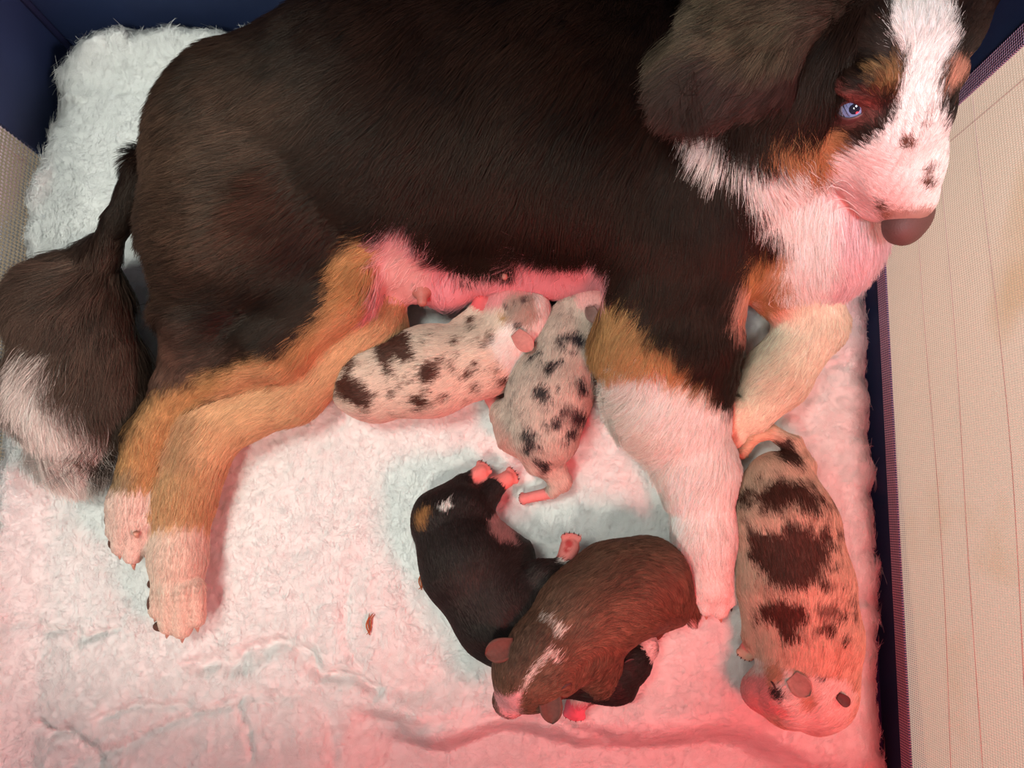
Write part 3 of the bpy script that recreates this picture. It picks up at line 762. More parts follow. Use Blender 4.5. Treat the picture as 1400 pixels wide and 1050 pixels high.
G['fore_lower'] = [(1070, 380, .4, .9, 0, 16, .3), (1120, 430, .1, 1, 0, 9, .25), (1060, 500, -.8, .6, 0, 9, .25), (1030, 470, -.7, .7, 0, 14, .3), (1010, 585, -.5, .85, 0, 2.8, .15), (1090, 490, -.5, .8, 0, 8, .2)]
G['tail'] = [(165, 300, -.4, .9, 0, 9, .2), (145, 345, -.2, 1, .1, 26, .5), (100, 365, -.9, .35, 0, 46, .5), (60, 420, -.55, .8, 0, 44, .4), (115, 430, -.1, 1, 0, 46, .3), (175, 420, .15, .95, 0, 36, .3), (180, 520, .15, 1, 0, 52, .25), (110, 540, .1, 1, -.1, 56, .3), (60, 540, -.05, 1, -.1, 54, .3)]
G['head'] = [(1240, 300, -.05, -1, .4, 1.8, .12), (1255, 230, .05, -1, .5, 2.6, .15), (1200, 230, -.5, -.7, .3, 3.2, .15), (1170, 280, -.7, -.3, 0, 3, .15), (1140, 215, -.9, .1, 0, 5, .2), (1215, 165, -.4, -.9, .3, 3.5, .15), (1260, 100, 0, -1, .3, 5.5, .2),
             (1260, 20, 0, -1, .1, 10, .3), (1190, 80, -.7, -.55, 0, 8, .3), (1120, 140, -1, .25, 0, 12, .3), (1150, 50, -.7, -.5, 0, 12, .35), (1310, 60, .5, -.85, 0, 9, .3), (1165, 165, -.8, .3, 0, 4, .2), (1100, 190, -.8, .6, 0, 16, .3)]
bare = [(520, 335), (558, 300), (605, 345), (632, 392), (700, 384), (716, 352), (770, 356), (822, 352), (838, 425), (700, 450), (500, 450)]
def body_dens(v, vt):
    px = PX(v); d = poly_sd(px, bare)
    body_tag = np.isin(vt, [B.tags.index(t) for t in ('belly', 'torso')])
    k = np.where(body_tag, .05 + .95 * smooth(-4, 10, d), 1.0)
    ti = [B.tags.index(t) for t in ('head',)]; k = k * np.where(np.isin(vt, ti), 4.0, 1.0)
    lg = [B.tags.index(t) for t in ('hind_upper', 'hind_lower', 'fore_upper', 'fore_lower')]; k = k * np.where(np.isin(vt, lg), 1.6, 1.0)
    k = k * np.where(vt == B.tags.index('tail'), 0.0, 1.0)
    ey = np.hypot(px[:, 0] - 1166, (px[:, 1] - 148) * 1.4); k = k * np.where(np.isin(vt, ti), smooth(17, 26, ey), 1)
    ns = poly_sd(px, [(1203, 298), (1240, 292), (1277, 288), (1280, 345), (1203, 345)]); k = k * np.where(np.isin(vt, ti), smooth(-2, 4, ns), 1)
    return k
grow('coat', B, 460000, G, coat, M_FUR, dog, body_dens, clump=.0052, cl=.7, rad=.00016, jit=.32, drift=.35, var=.34, bend=.38, unbury=('torso',), radk={'head': .6, 'hind_lower': .75, 'hind_upper': .8, 'fore_upper': .8, 'fore_lower': .75})
def tail_dens(v, vt): return np.where(vt == B.tags.index('tail'), 1.0, 0.0) * (0.4 + smooth(300, 350, PX(v)[:, 1]))
grow('tail_fur', B, 70000, G, coat, M_FUR, dog, tail_dens, clump=.006, cl=.6, rad=.00017, jit=.32, wave=.08, K=7, bend=.7, var=.4, drift=.3)

# ears
def ear_part(name, limbs, base, guides, N, label=None, res=.002, squash=.45, rad=.00018):
    E = Body(res)
    for l in limbs: E.limb('ear', l, 16, squash)
    E.mesh()
    c = Coat(base[0], 8, seed=12)
    for a in base[1]: c.add(*a)
    me = from_np(name, E.v, E.q); set_col(me, c(E.v, E.vt, E.tags)); o = link_mesh(name, me, M_SKIN, dog, label=label)
    grow('ear_fur', E, N, {'ear': guides}, c, M_FUR, o, None, clump=.007, cl=.65, rad=rad, jit=.32, K=6, bend=.5, var=.5, drift=.3)
    return o
ear_part('ear', [[(1118, -10, .252, 52), (1050, 20, .250, 66), (1000, 70, .238, 54), (978, 104, .228, 30)], [(1050, 20, .248, 60), (1042, 76, .236, 44), (1006, 116, .226, 24)]],
         ((60, 45, 37), [((52, 32, 30), [(930, 60), (1130, 60), (1080, 200), (940, 200)], 20, None, 14, .8), ((84, 74, 58), [(930, -20), (1060, -30), (1110, 20), (1060, 60), (960, 40)], 20, None, 14, .6)]),
         [(1120, 0, -.9, .2, .1, 18, .4), (1050, 10, -.95, .25, 0, 34, .4), (1000, 60, -.9, .35, -.1, 46, .45), (960, 100, -.8, .6, -.1, 48, .5), (1045, 100, -.35, .95, -.1, 36, .45), (1090, 60, -.1, 1, -.1, 24, .35), (1010, 125, -.5, .85, -.1, 42, .5)], 42000)
ear_part('ear', [[(1320, -34, .200, 46), (1350, -18, .178, 26)]], ((74, 60, 58), []),
         [(1320, -30, .4, .9, 0, 10, .2), (1360, -10, .3, 1, -.1, 10, .2)], 4000)

# eye, lids, nose, whiskers
M_EYE = plain('eye_white_blue', (140, 140, 160), 0.08, 0.6)
def eye(loc, n, tilt):
    o = Vector((0, 0, CAMH)); view = (o - loc).normalized()
    n = (n * .35 + view * .65 + Vector((.04, -.05, 0))).normalized() if tilt > 0 else n
    r = .0105
    c = loc - n * .0068
    e = ellipsoid('eye', c, (r, r, r), M_EYE, dog, n=n, seg=28, label='pale blue eye')
    ir = Matrix.Identity(3)
    gaze = (n + Vector((.20, .08, 0))).normalized()
    def disc(name, rad, out, mat, off=0.0):
        bm = bmesh.new(); R = frame_from(gaze); rows = []
        for j in range(6):
            a = rad * j / 5; rr = r + out
            ring = [bm.verts.new(c + R @ Vector((math.sin(a) * math.cos(t) * rr, math.sin(a) * math.sin(t) * rr, math.cos(a) * rr))) for t in np.linspace(0, 2 * math.pi, 24, endpoint=False)]
            rows.append(ring)
        for p, q in zip(rows, rows[1:]):
            for k in range(24): bm.faces.new((p[k], p[(k + 1) % 24], q[(k + 1) % 24], q[k]))
        return bm_obj(name, bm, mat, e)
    disc('iris', .70, .00012, plain('iris_blue', (120, 136, 176), 0.08, 0.6, 0.4, 500, .2))
    disc('pupil', .30, .00024, plain('pupil_dark', (30, 28, 44), 0.05, 0.7))
    # almond rim of the lids
    R = frame_from(n, (1, tilt, 0)); w, h = .0100, .0047
    bm = bmesh.new(); ringp = []
    for k in range(40):
        t = 2 * math.pi * k / 40; x = math.cos(t); y = math.sin(t) * (1 - .35 * x * x)
        px_, py_ = x * w, y * h
        zz = math.sqrt(max((r + .0009) ** 2 - px_ ** 2 - py_ ** 2, 0))
        ringp.append((px_, py_, zz))
    secs = ((0.93, .0006), (1.0, .0014), (1.14, .0016), (1.35, .0004), (1.75, -.0022), (2.2, -.0065))
    rows = [[bm.verts.new(c + R @ Vector((x * s, y * (s if s < 1.1 else s * 1.12), math.sqrt(max(r * r - min(s, 1.3) ** 2 * (x * x + y * y), 1e-8)) + dz))) for (x, y, z) in ringp] for s, dz in secs]
    for p, q in zip(rows, rows[1:]):
        for k in range(40): bm.faces.new((p[k], p[(k + 1) % 40], q[(k + 1) % 40], q[k]))
    bm_obj('eyelid', bm, plain('eyelid_skin', (84, 48, 48), 0.45, 0.5, 0.3, 600, .15), dog)
eye(*B.hit(1165, 149), .30)
# the eye on the turned-away side of the head: the first one mirrored in the head's middle plane
mid = P(1252, 80, .25); side_n = (P(1242, 326, .148) - P(1236, 250, .18)).cross(Vector((0, .35, 1))).normalized()
l0 = B.hit(1165, 149)[0]; mloc = l0 - side_n * (2 * (l0 - mid).dot(side_n)); near = B.bvh.find_nearest(mloc)
eye(near[0], near[1], -.30)
def nose():
    a = P(1241, 299, .165); ax = (P(1242, 326, .148) - P(1236, 250, .18)).normalized()
    up = Vector((0, .35, 1)); side = ax.cross(up).normalized(); up = side.cross(ax).normalized()
    bm = bmesh.new(); bmesh.ops.create_uvsphere(bm, u_segments=32, v_segments=20, radius=1)
    for v in bm.verts:
        x, y, z = v.co
        x = math.copysign(abs(x) ** .8, x); z = math.copysign(abs(z) ** .85, z)
        w = 1 - .12 * max(0, -z)
        # nostrils: commas pressed in at each side of the front
        dz = 0
        for sx in (-1, 1):
            d2 = ((x - sx * .52) / .20) ** 2 + ((z + .18) / .22) ** 2
            if y > 0: dz -= .28 * math.exp(-d2)
        v.co = a + side * (x * .0232 * w) + ax * ((y + dz) * .0155) + up * (z * .0145)
    bm_obj('nose', bm, plain('nose_leather', (96, 64, 60), 0.55, 0.4, 0.5, 900, .12), dog)
nose()
M_WHISK = plain('whisker', (245, 235, 230), 0.4)
for (x0, y0, x1, y1, up) in ((1172, 274, 1096, 268, .006), (1170, 262, 1128, 261, .004), (1172, 286, 1118, 286, .004), (1178, 296, 1130, 298, .003), (1185, 305, 1150, 318, .003)):
    bm = bmesh.new(); l, n = B.hit(x0, y0); e = P(x1, y1, l.z + .004)
    tube(bm, [l.lerp(e, t) + Vector((0, .006 * math.sin(math.pi * t), up * math.sin(math.pi * t))) for t in np.linspace(0, 1, 9)], list(np.linspace(.00022, .0001, 9)), 5)
    bm_obj('whisker', bm, M_WHISK, dog)
# claws, pads, teats
M_CLAW = plain('claw_horn', (196, 140, 120), 0.35, 0.5); M_DCLAW = plain('claw_dark', (60, 42, 38), 0.35, 0.5); M_PAD = plain('paw_pad_skin', (92, 56, 44), 0.6, 0.4, 0.6, 500, .2)
def claw(x, y, z, dx, dy, ln=14, r=3.2, mat=None, parent=None):
    p = P(x, y, z); d = (P(x + dx, y + dy, z - .004) - p).normalized() * RM(ln, z); rr = RM(r, z)
    bm = bmesh.new(); tube(bm, [p + d * t + Vector((0, 0, .0015 * math.sin(2.5 * t))) for t in (0, .35, .7, 1)], [rr, rr * .85, rr * .55, rr * .15], 8)
    bm_obj('claw', bm, mat or M_CLAW, parent or dog)
for c in ((156, 734, .040, -2, 6), (165, 756, .036, 0, 6), (183, 770, .030, 1, 6), (199, 754, .031, 1, 6), (215, 842, .029, -2, 6), (230, 864, .022, -1, 6), (250, 870, .019, 0, 6), (270, 855, .021, 1, 6),
          (949, 822, .024, -2, 6, 12, 3), (965, 839, .018, 0, 6, 12, 3), (984, 843, .017, 1, 6, 12, 3), (998, 827, .02, 1, 6, 14, 3, M_DCLAW), (990, 566, .040, -6, 1, 14, 3), (985, 590, .029, -5, 3, 12, 3), (1001, 610, .021, -3, 6, 12, 3), (1021, 605, .021, -1, 6, 12, 3),
          (186, 728, .052, 2, 5, 13, 4), (244, 832, .036, 0, 6, 13, 4)):
    claw(*c)
for (x, y, z, a, b_) in ((150, 708, .038, 6, 13), (156, 742, .030, 7, 9), (209, 824, .030, 7, 13), (220, 856, .022, 10, 7), (207, 798, .028, 4, 6), (155, 684, .038, 4, 6), (942, 802, .026, 7, 10), (990, 574, .030, 6, 8)):
    ellipsoid('paw_pad', P(x, y, z), (RM(a, z), RM(b_, z), RM(9, z)), M_PAD, dog, seg=14)
M_TEAT = plain('teat_skin', (172, 108, 98), 0.55, 0.4, 0.5, 500, .15, sss=.2)
def teat(x, y, r):
    l, n = B.hit(x, y); n = (n + Vector((.1, -.7, .1))).normalized(); R = frame_from(n); rr = RM(r, l.z)
    bm = bmesh.new(); prof = ((1.5, -.4), (1.15, .1), (.8, .45), (.66, .9), (.62, 1.3), (.45, 1.62), (.0, 1.7)); rows = []
    for (a, h) in prof[:-1]: rows.append([bm.verts.new(l + R @ Vector((a * rr * math.cos(t), a * rr * math.sin(t), h * rr))) for t in np.linspace(0, 2 * math.pi, 16, endpoint=False)])
    for p, q in zip(rows, rows[1:]):
        for k in range(16): bm.faces.new((p[k], p[(k + 1) % 16], q[(k + 1) % 16], q[k]))
    tip = bm.verts.new(l + n * 1.7 * rr)
    for k in range(16): bm.faces.new((rows[-1][k], rows[-1][(k + 1) % 16], tip))
    bm_obj('teat', bm, M_TEAT, dog)
teat(577, 402, 11); teat(690, 374, 6)

# ------------------------------------------------------------------ the five puppies
M_PINK = plain('puppy_pink_skin', (226, 128, 128), 0.5, 0.4, 0.4, 500, .12, sss=.25)
M_PCLAW = plain('puppy_claw', (84, 54, 54), 0.4, 0.5)
GROUP = 'newborn puppies on the fleece'
PINK = (228, 138, 134)
def paw(Bd, x, y, z, r, dx, dy):
    """toes of a puppy's paw pointing (dx, dy)"""
    L = math.hypot(dx, dy); dx /= L; dy /= L
    for a in (-.75, -.25, .25, .75):
        Bd.limb('paw', [(x + dx * r * (1.0 - .35 * a * a) - dy * r * a * 1.15, y + dy * r * (1.0 - .35 * a * a) + dx * r * a * 1.15, z - .001, r * .46)], 2)
def pup_claws(t, x, y, z, r, dx, dy):
    L = math.hypot(dx, dy); dx /= L; dy /= L
    for a in (-.75, -.25, .25, .75):
        o_ = 1.3 - .35 * a * a; p = P(x + dx * r * o_ - dy * r * a * 1.15, y + dy * r * o_ + dx * r * a * 1.15, z + .001); q = P(x + dx * r * (o_ + .35) - dy * r * a * 1.2, y + dy * r * (o_ + .35) + dx * r * a * 1.2, z - .001)
        bm = bmesh.new(); tube(bm, [p, p.lerp(q, .5) + Vector((0, 0, .0006)), q], [.0006, .00045, .0001], 6); bm_obj('claw', bm, M_PCLAW, t)
def flap(t, body, x, y, ang, ln, wd, mat, lift=.35, z=None):
    """an ear: a thin curved pointed leaf that starts at the head and points along ang (picture degrees, y down)"""
    l, n = body.hit(x, y)
    if z is not None: l = P(x, y, z); n = Vector((0, 0, 1))
    d = Vector((math.cos(math.radians(ang)), -math.sin(math.radians(ang)), 0)); d = d - n * d.dot(n)
    if d.length < .2: d = Vector((math.cos(math.radians(ang)), -math.sin(math.radians(ang)), 0))
    d.normalize(); sd = n.cross(d); ln = RM(ln, l.z); wd = RM(wd, l.z)
    bm = bmesh.new(); top = []; bot = []
    for i in range(15):
        u = i / 14; w = wd * (.5 + .85 * u) * max(1 - u ** 2.4, 0) ** .75
        rt = []; rb = []
        for j in range(9):
            v = j / 4 - 1
            c = l + d * (ln * u) + sd * (w * v) + n * (lift * ln * (math.sin(1.9 * u) * .8) + .0012 - .22 * wd * (1 - v * v) * (1 - u * .4) + .0006)
            th = .0007 * (1.1 - u)
            rt.append(bm.verts.new(c + n * th)); rb.append(bm.verts.new(c - n * th))
        top.append(rt); bot.append(rb)
    for i in range(14):
        for j in range(8):
            bm.faces.new((top[i][j], top[i + 1][j], top[i + 1][j + 1], top[i][j + 1])); bm.faces.new((bot[i][j], bot[i][j + 1], bot[i + 1][j + 1], bot[i + 1][j]))
        bm.faces.new((top[i][0], bot[i][0], bot[i + 1][0], top[i + 1][0])); bm.faces.new((top[i][8], top[i + 1][8], bot[i + 1][8], bot[i][8]))
    for j in range(8): bm.faces.new((top[0][j], top[0][j + 1], bot[0][j + 1], bot[0][j])); bm.faces.new((top[14][j], bot[14][j], bot[14][j + 1], top[14][j + 1]))
    bmesh.ops.remove_doubles(bm, verts=bm.verts, dist=1e-6); bmesh.ops.recalc_face_normals(bm, faces=bm.faces)
    return bm_obj('ear', bm, mat, t)
def shut_eye(t, body, x, y, ang, ln):
    d = Vector((math.cos(math.radians(ang)), -math.sin(math.radians(ang))))
    pts = []
    for u in np.linspace(-1, 1, 9):
        l, n = body.hit(x + d.x * ln * u, y - d.y * ln * u - 2.0 * (1 - u * u)); pts.append(l + n * .0006)
    bm = bmesh.new(); tube(bm, pts, [.0003, .0006, .0008, .0009, .0009, .0009, .0008, .0006, .0003], 6); bm_obj('eyelid', bm, plain('shut_eyelid', (74, 48, 50), .5), t)
def pup_nose(t, x, y, z, r, dx, dy, col):
    p = P(x, y, z); d = (P(x + dx, y + dy, z) - p).normalized(); rr = RM(r, z)
    def wp(c):
        dz = 0
        for sx in (-1, 1): dz -= .3 * math.exp(-(((c.x - sx * .5) / .25) ** 2 + (c.y / .3) ** 2)) if c.z > 0 else 0
        return Vector((c.x, c.y, c.z + dz))
    ellipsoid('nose', p, (rr, rr * .8, rr * .6), plain('puppy_nose', col, .4, .5, .3, 900, .1), t, n=d, t=(0, 0, 1), seg=18, warp=wp)
def puppy(base, label, limbs, coat, guides, N=30000, ln=5.0, bare=('paw',), paws=(), res=.0016, floor=None, sparse=None, rad=.00014, skin_k=.92):
    t = empty('puppy', P(base[0], base[1], 0), label, 'puppy', GROUP)
    Bd = Body(res)
    for tag, pts, k in limbs: Bd.limb(tag, pts, k)
    for p in paws: paw(Bd, *p)
    Bd.mesh(floor)
    me = from_np('body', Bd.v, Bd.q); set_col(me, coat(Bd.v, Bd.vt, Bd.tags) * skin_k); link_mesh('body', me, M_PSKIN, t)
    G = {tg: [(a, b_, c, d, e, ln * f, l) for (a, b_, c, d, e, f, l) in guides] for tg in Bd.tags}
    def dens(v, vt):
        k = np.ones(len(v))
        for b_ in bare:
            if b_ in Bd.tags: k[vt == Bd.tags.index(b_)] = .03
        if sparse is not None: k = k * (.1 + .9 * smooth(-6, 6, poly_sd(PX(v), sparse)))
        return k
    grow('coat', Bd, N, G, coat, M_PFUR, t, dens, clump=.0028, cl=.5, rad=rad, jit=.26, var=.24, K=4, tipw=.3, drift=.15)
    for p in paws: pup_claws(t, *p)
    return t, Bd
CH = (78, 46, 38)
# --- red merle at the teat, left
cA = Coat((232, 204, 186), 5, seed=21)
cA.speck((150, 118, 104), 180, .42, .12, None, [(470, 470), (520, 450), (620, 440), (690, 440), (730, 500), (690, 540), (600, 580), (500, 580), (450, 540)], 3, .75)
cA.speck(CH, 120, .62, .10, None, [(600, 440), (700, 450), (720, 520), (640, 555), (560, 590), (500, 580), (520, 500)], 14, .9)
cA.add(CH, [(512, 462), (560, 450), (566, 462), (570, 492), (548, 498), (540, 484), (536, 500), (540, 512), (528, 508), (516, 486)], 3, None, 5)
cA.add(CH, [(580, 492), (598, 492), (602, 512), (592, 526), (576, 526), (574, 510)], 3, None, 5)
cA.add(CH, [(455, 520), (470, 510), (480, 470), (497, 468), (482, 510), (500, 524), (514, 540), (506, 566), (480, 550), (460, 542)], 4, None, 7)
cA.add(CH, [(560, 540), (584, 540), (592, 556), (570, 562)], 4, None, 7)
cA.dots(CH, [(622, 467, 6), (664, 468, 6), (640, 510, 6), (652, 528, 6), (618, 500, 5), (538, 538, 5), (626, 482, 4), (690, 522, 7), (644, 437, 4), (650, 498, 4), (612, 540, 4), (580, 470, 3)], 4, None, 6)
cA.add((240, 190, 178), [(440, 545), (520, 575), (600, 562), (690, 532), (700, 560), (560, 610), (450, 580)], 8, None, 5, .8)
cA.add((244, 230, 222), [(668, 470), (690, 440), (722, 425), (716, 388), (770, 380), (790, 470), (760, 520), (700, 515)], 7, ['body', 'head'], 5)
cA.add((236, 150, 152), [(640, 380), (720, 370), (728, 396), (690, 420), (664, 424)], 8, ['head', 'muzzle'], 4)
cA.add((170, 140, 128), [(696, 400), (728, 404), (738, 430), (722, 450), (696, 440), (684, 420)], 6, ['head'], 5)
cA.dots((88, 70, 68), [(708, 444, 6), (692, 420, 4), (716, 410, 5), (704, 412, 3)], 3, ['head'], 4)
cA.dots((186, 140, 96), [(686, 434, 7)], 4, ['head'], 4)
cA.add((224, 100, 104), [(640, 395), (680, 395), (680, 445), (640, 440)], 4, ['paw'])
gA = [(480, 520, -1, .1, 0, 1, .3), (560, 500, -1, .15, 0, 1, .3), (660, 480, -.95, .3, 0, 1, .3), (540, 560, -.9, .4, 0, 1, .3), (700, 440, -.5, .85, 0, .8, .3), (740, 430, .2, 1, 0, .8, .3), (690, 400, 0, 1, 0, .5, .2)]
tA, bA = puppy((600, 500), 'red merle puppy with large brown flank patches suckling beside the hind legs',
    [('body', [(512, 522, .030, 54), (590, 507, .034, 58), (660, 490, .035, 48), (696, 462, .038, 42)], 24), ('body', [(486, 532, .022, 30), (520, 545, .018, 28)], 16),
     ('head', [(712, 432, .044, 43), (704, 424, .044, 38)], 20), ('muzzle', [(700, 412, .04, 32), (690, 392, .036, 20)], 12), ('body', [(640, 448, .036, 22), (652, 430, .036, 15)], 12), ('paw', [(655, 424, .038, 12), (660, 410, .04, 13)], 6)],
    cA, gA, paws=((660, 410, .042, 12, .3, -1),))
flap(tA, bA, 704, 454, 48, 34, 16, plain('puppy_ear_rose', (186, 120, 112), .6, .3, .3, 400, .25))
pup_nose(tA, 686, 380, .034, 9, -.2, -1, (220, 120, 122))
# --- blue merle at the teat, right
cB = Coat((206, 184, 170), 5, seed=31)
cB.speck((146, 130, 122), 200, .30, .15, None, None, 5, .7)
cB.speck((46, 42, 46), 130, .56, .09, None, [(730, 440), (820, 440), (830, 560), (780, 640), (700, 640), (690, 560)], 9, .95)
cB.dots((40, 36, 40), [(752, 502, 9), (741, 536, 11), (762, 578, 8), (748, 580, 6), (722, 594, 10), (726, 606, 9), (792, 568, 12), (772, 560, 6), (798, 530, 8), (742, 640, 9), (730, 628, 5), (795, 520, 6), (720, 612, 7), (783, 590, 9), (735, 484, 4), (766, 470, 5)], 4, None, 7)
cB.add((40, 36, 42), [(764, 456), (790, 452), (806, 470), (796, 474), (776, 464), (758, 466)], 4, None, 4)
cB.add((214, 160, 148), [(660, 540), (694, 590), (720, 640), (700, 660), (650, 580)], 8, None, 5, .8)
cB.add((236, 168, 164), [(780, 372), (840, 372), (850, 410), (820, 440), (790, 418)], 6, ['head', 'muzzle'], 4)
cB.add((236, 226, 216), [(796, 368), (826, 368), (822, 384), (800, 384)], 5, ['head', 'muzzle'], 4)
cB.dots((70, 60, 62), [(806, 436, 8), (808, 424, 6)], 4, ['head'], 4)
cB.add(PINK, [(640, 530), (700, 530), (700, 580), (640, 580)], 3, ['paw']); cB.add(PINK, [(700, 664), (760, 664), (760, 700), (700, 700)], 3, ['paw'])
gB = [(790, 440, -.4, 1, 0, 1, .3), (760, 520, -.35, 1, 0, 1, .3), (740, 600, -.1, 1, 0, 1, .3), (700, 560, -.6, .8, 0, 1, .3), (760, 650, .5, .9, 0, .7, .3), (800, 400, .1, 1, 0, .5, .2), (800, 560, .3, 1, 0, 1, .3)]
tB, bB = puppy((750, 560), 'grey merle puppy speckled with black spots suckling behind the front leg',
    [('body', [(744, 592, .030, 48), (752, 530, .034, 56), (776, 470, .035, 46), (796, 432, .036, 38)], 22), ('body', [(706, 590, .02, 30), (690, 566, .018, 20)], 14), ('paw', [(680, 556, .015, 11), (672, 545, .014, 10)], 6),
     ('head', [(808, 412, .044, 36), (808, 400, .044, 34)], 18), ('muzzle', [(802, 394, .042, 26), (792, 384, .038, 18)], 10),
     ('body', [(740, 628, .024, 24), (756, 642, .018, 16), (766, 658, .014, 13), (756, 670, .012, 9)], 8), ('paw', [(752, 674, .009, 8), (716, 682, .007, 7)], 5), ('body', [(776, 452, .04, 20), (800, 470, .042, 15)], 8)],
    cB, gB, paws=((672, 545, .014, 10, -.4, -1), (720, 681, .007, 7, -1, .15)))
flap(tB, bB, 806, 420, 80, 26, 12, plain('puppy_ear_grey', (128, 98, 92), .6, .3, .4, 300, .4), z=.068)
pup_nose(tB, 786, 380, .036, 8, -.4, -1, (226, 130, 130))
# --- black puppy under the brown one
cC = Coat((38, 30, 30), 4, seed=41)
cC.add((150, 104, 64), [(566, 708), (580, 696), (588, 700), (582, 724), (570, 728)], 4, None, 4)
cC.add((236, 228, 222), [(598, 694), (612, 686), (618, 692), (606, 700)], 3, None, 3)
cC.add((176, 128, 126), [(672, 704), (700, 706), (706, 744), (684, 740), (668, 726)], 5, ['body'], 4)
cC.add((236, 206, 204), [(868, 862), (900, 862), (900, 905), (872, 905)], 4, ['muzzle'], 3)
cC.add((238, 224, 218), [(762, 752), (790, 760), (786, 772), (762, 768)], 4, ['leg'], 3)
for q in ([(640, 630), (715, 630), (715, 668), (690, 672), (648, 660)],): cC.add((230, 134, 128), q, 3, ['paw'])
cC.add((226, 130, 124), [(755, 725), (800, 725), (800, 765), (755, 765)], 3, ['paw']); cC.dots((196, 70, 70), [(778, 744, 5), (774, 752, 3)], 2, ['paw'], 2)
gC = [(590, 720, -.5, -.9, 0, 1, .25), (620, 690, .4, -1, 0, 1, .25), (640, 770, -.3, -1, 0, 1, .25), (690, 840, -.6, -.8, 0, 1, .25), (760, 890, -.9, -.4, 0, 1, .25), (850, 920, -1, .2, 0, .8, .25), (740, 790, .9, -.5, 0, .8, .25), (670, 670, .5, -.9, 0, .7, .2), (700, 770, .4, -.4, 0, 1, .25)]
tC, bC = puppy((670, 800), 'black puppy lying underneath the solid brown puppy with pink hind feet stretched out',
    [('body', [(612, 722, .028, 46), (640, 772, .032, 58), (690, 836, .032, 62), (752, 888, .030, 52), (800, 912, .028, 40)], 22), ('body', [(600, 705, .028, 32), (632, 692, .032, 30)], 16),
     ('leg', [(598, 700, .028, 24), (632, 664, .022, 15)], 12), ('paw', [(644, 656, .02, 12), (657, 646, .018, 11)], 5), ('leg', [(650, 702, .03, 22), (664, 680, .022, 16), (676, 668, .02, 13)], 10), ('paw', [(680, 663, .018, 12), (693, 655, .016, 11)], 5),
     ('body', [(664, 724, .026, 22), (690, 765, .024, 40)], 14),
     ('head', [(838, 916, .028, 42), (852, 905, .028, 34)], 18), ('muzzle', [(868, 894, .026, 25), (880, 884, .024, 19)], 10),
     ('leg', [(722, 812, .05, 26), (740, 788, .052, 20), (766, 776, .046, 13)], 10), ('paw', [(772, 770, .044, 12), (779, 748, .04, 13)], 5)],
    cC, gC, ln=4.5, paws=((657, 645, .018, 10, .6, -.7), (694, 654, .016, 10, .8, -.5), (780, 744, .042, 11, .1, -1)))
shut_eye(tC, bC, 860, 904, -20, 7)
pup_nose(tC, 890, 884, .024, 7, 1, -.3, (196, 110, 112))
# --- brown puppy on top
BR = (104, 72, 58)
cD = Coat(BR, 4, seed=51)
cD.speck((126, 90, 72), 60, .2, .25, None, None, 6, .5)
cD.add((84, 58, 50), [(730, 850), (760, 860), (740, 900), (700, 930), (680, 900)], 12, ['head'], None, .5)
cD.line((240, 214, 204), [(737, 846), (748, 850), (762, 860), (768, 866)], 2.4, 2.2, None, 3)
cD.line((240, 214, 204), [(760, 862), (762, 872)], 4, 2.5, None, 3)
cD.line((240, 206, 198), [(752, 890), (730, 916), (716, 940), (704, 956)], 2.2, 2.2, None, 3)
cD.line((240, 206, 198), [(752, 892), (762, 904)], 2.5, 2.5, None, 3)
cD.add((238, 160, 164), [(676, 948), (694, 952), (712, 944), (706, 985), (684, 980)], 4, ['muzzle', 'head'], 4)
cD.add((240, 120, 140), [(770, 952), (810, 958), (800, 990), (770, 985)], 3, ['paw', 'leg'], 3)
cD.add((238, 206, 200), [(770, 946), (800, 950), (806, 962), (770, 958)], 3, ['leg'], 3)
cD.dots((238, 200, 196), [(946, 852, 5)], 3, ['tail'], 2)
gD = [(740, 900, .7, -.8, 0, .8, .3), (790, 850, .7, -.75, 0, 1.1, .35), (840, 790, .9, -.5, 0, 1.2, .35), (900, 780, 1, .3, 0, 1.2, .35), (930, 810, .4, 1, 0, 1, .35), (880, 850, .9, .3, 0, 1, .3), (820, 930, -.5, 1, 0, .8, .25), (710, 950, .6, -.9, 0, .4, .2)]
tD, bD = puppy((820, 840), 'solid brown puppy with a thin white head stripe lying across the black puppy',
    [('body', [(882, 796, .038, 58), (840, 812, .048, 60), (794, 846, .058, 58), (762, 880, .066, 50)], 26), ('body', [(906, 820, .026, 38), (880, 838, .022, 30)], 18), ('body', [(800, 880, .055, 48), (812, 905, .045, 34)], 18),
     ('head', [(742, 902, .070, 52), (726, 918, .068, 48)], 22), ('muzzle', [(716, 930, .060, 40), (697, 957, .048, 22)], 14),
     ('leg', [(812, 902, .048, 34), (822, 926, .038, 24), (796, 950, .026, 15)], 12), ('paw', [(790, 958, .022, 13), (786, 968, .018, 13)], 5), ('tail', [(932, 812, .024, 14), (944, 836, .018, 9), (946, 848, .014, 7)], 8),
     ('paw', [(908, 850, .012, 10), (896, 866, .008, 9)], 5)],
    cD, gD, ln=6.0, N=36000, paws=((787, 968, .018, 12, -.2, 1),))
M_EARB = plain('puppy_ear_brown', (88, 60, 52), .6, .3, .4, 400, .3)
flap(tD, bD, 704, 882, 165, 40, 19, M_EARB, .15, .084); flap(tD, bD, 750, 938, 84, 44, 19, M_EARB, .15, .084)
pup_nose(tD, 692, 966, .044, 9, -.5, .9, (214, 120, 120))
shut_eye(tD, bD, 774, 938, -30, 8)
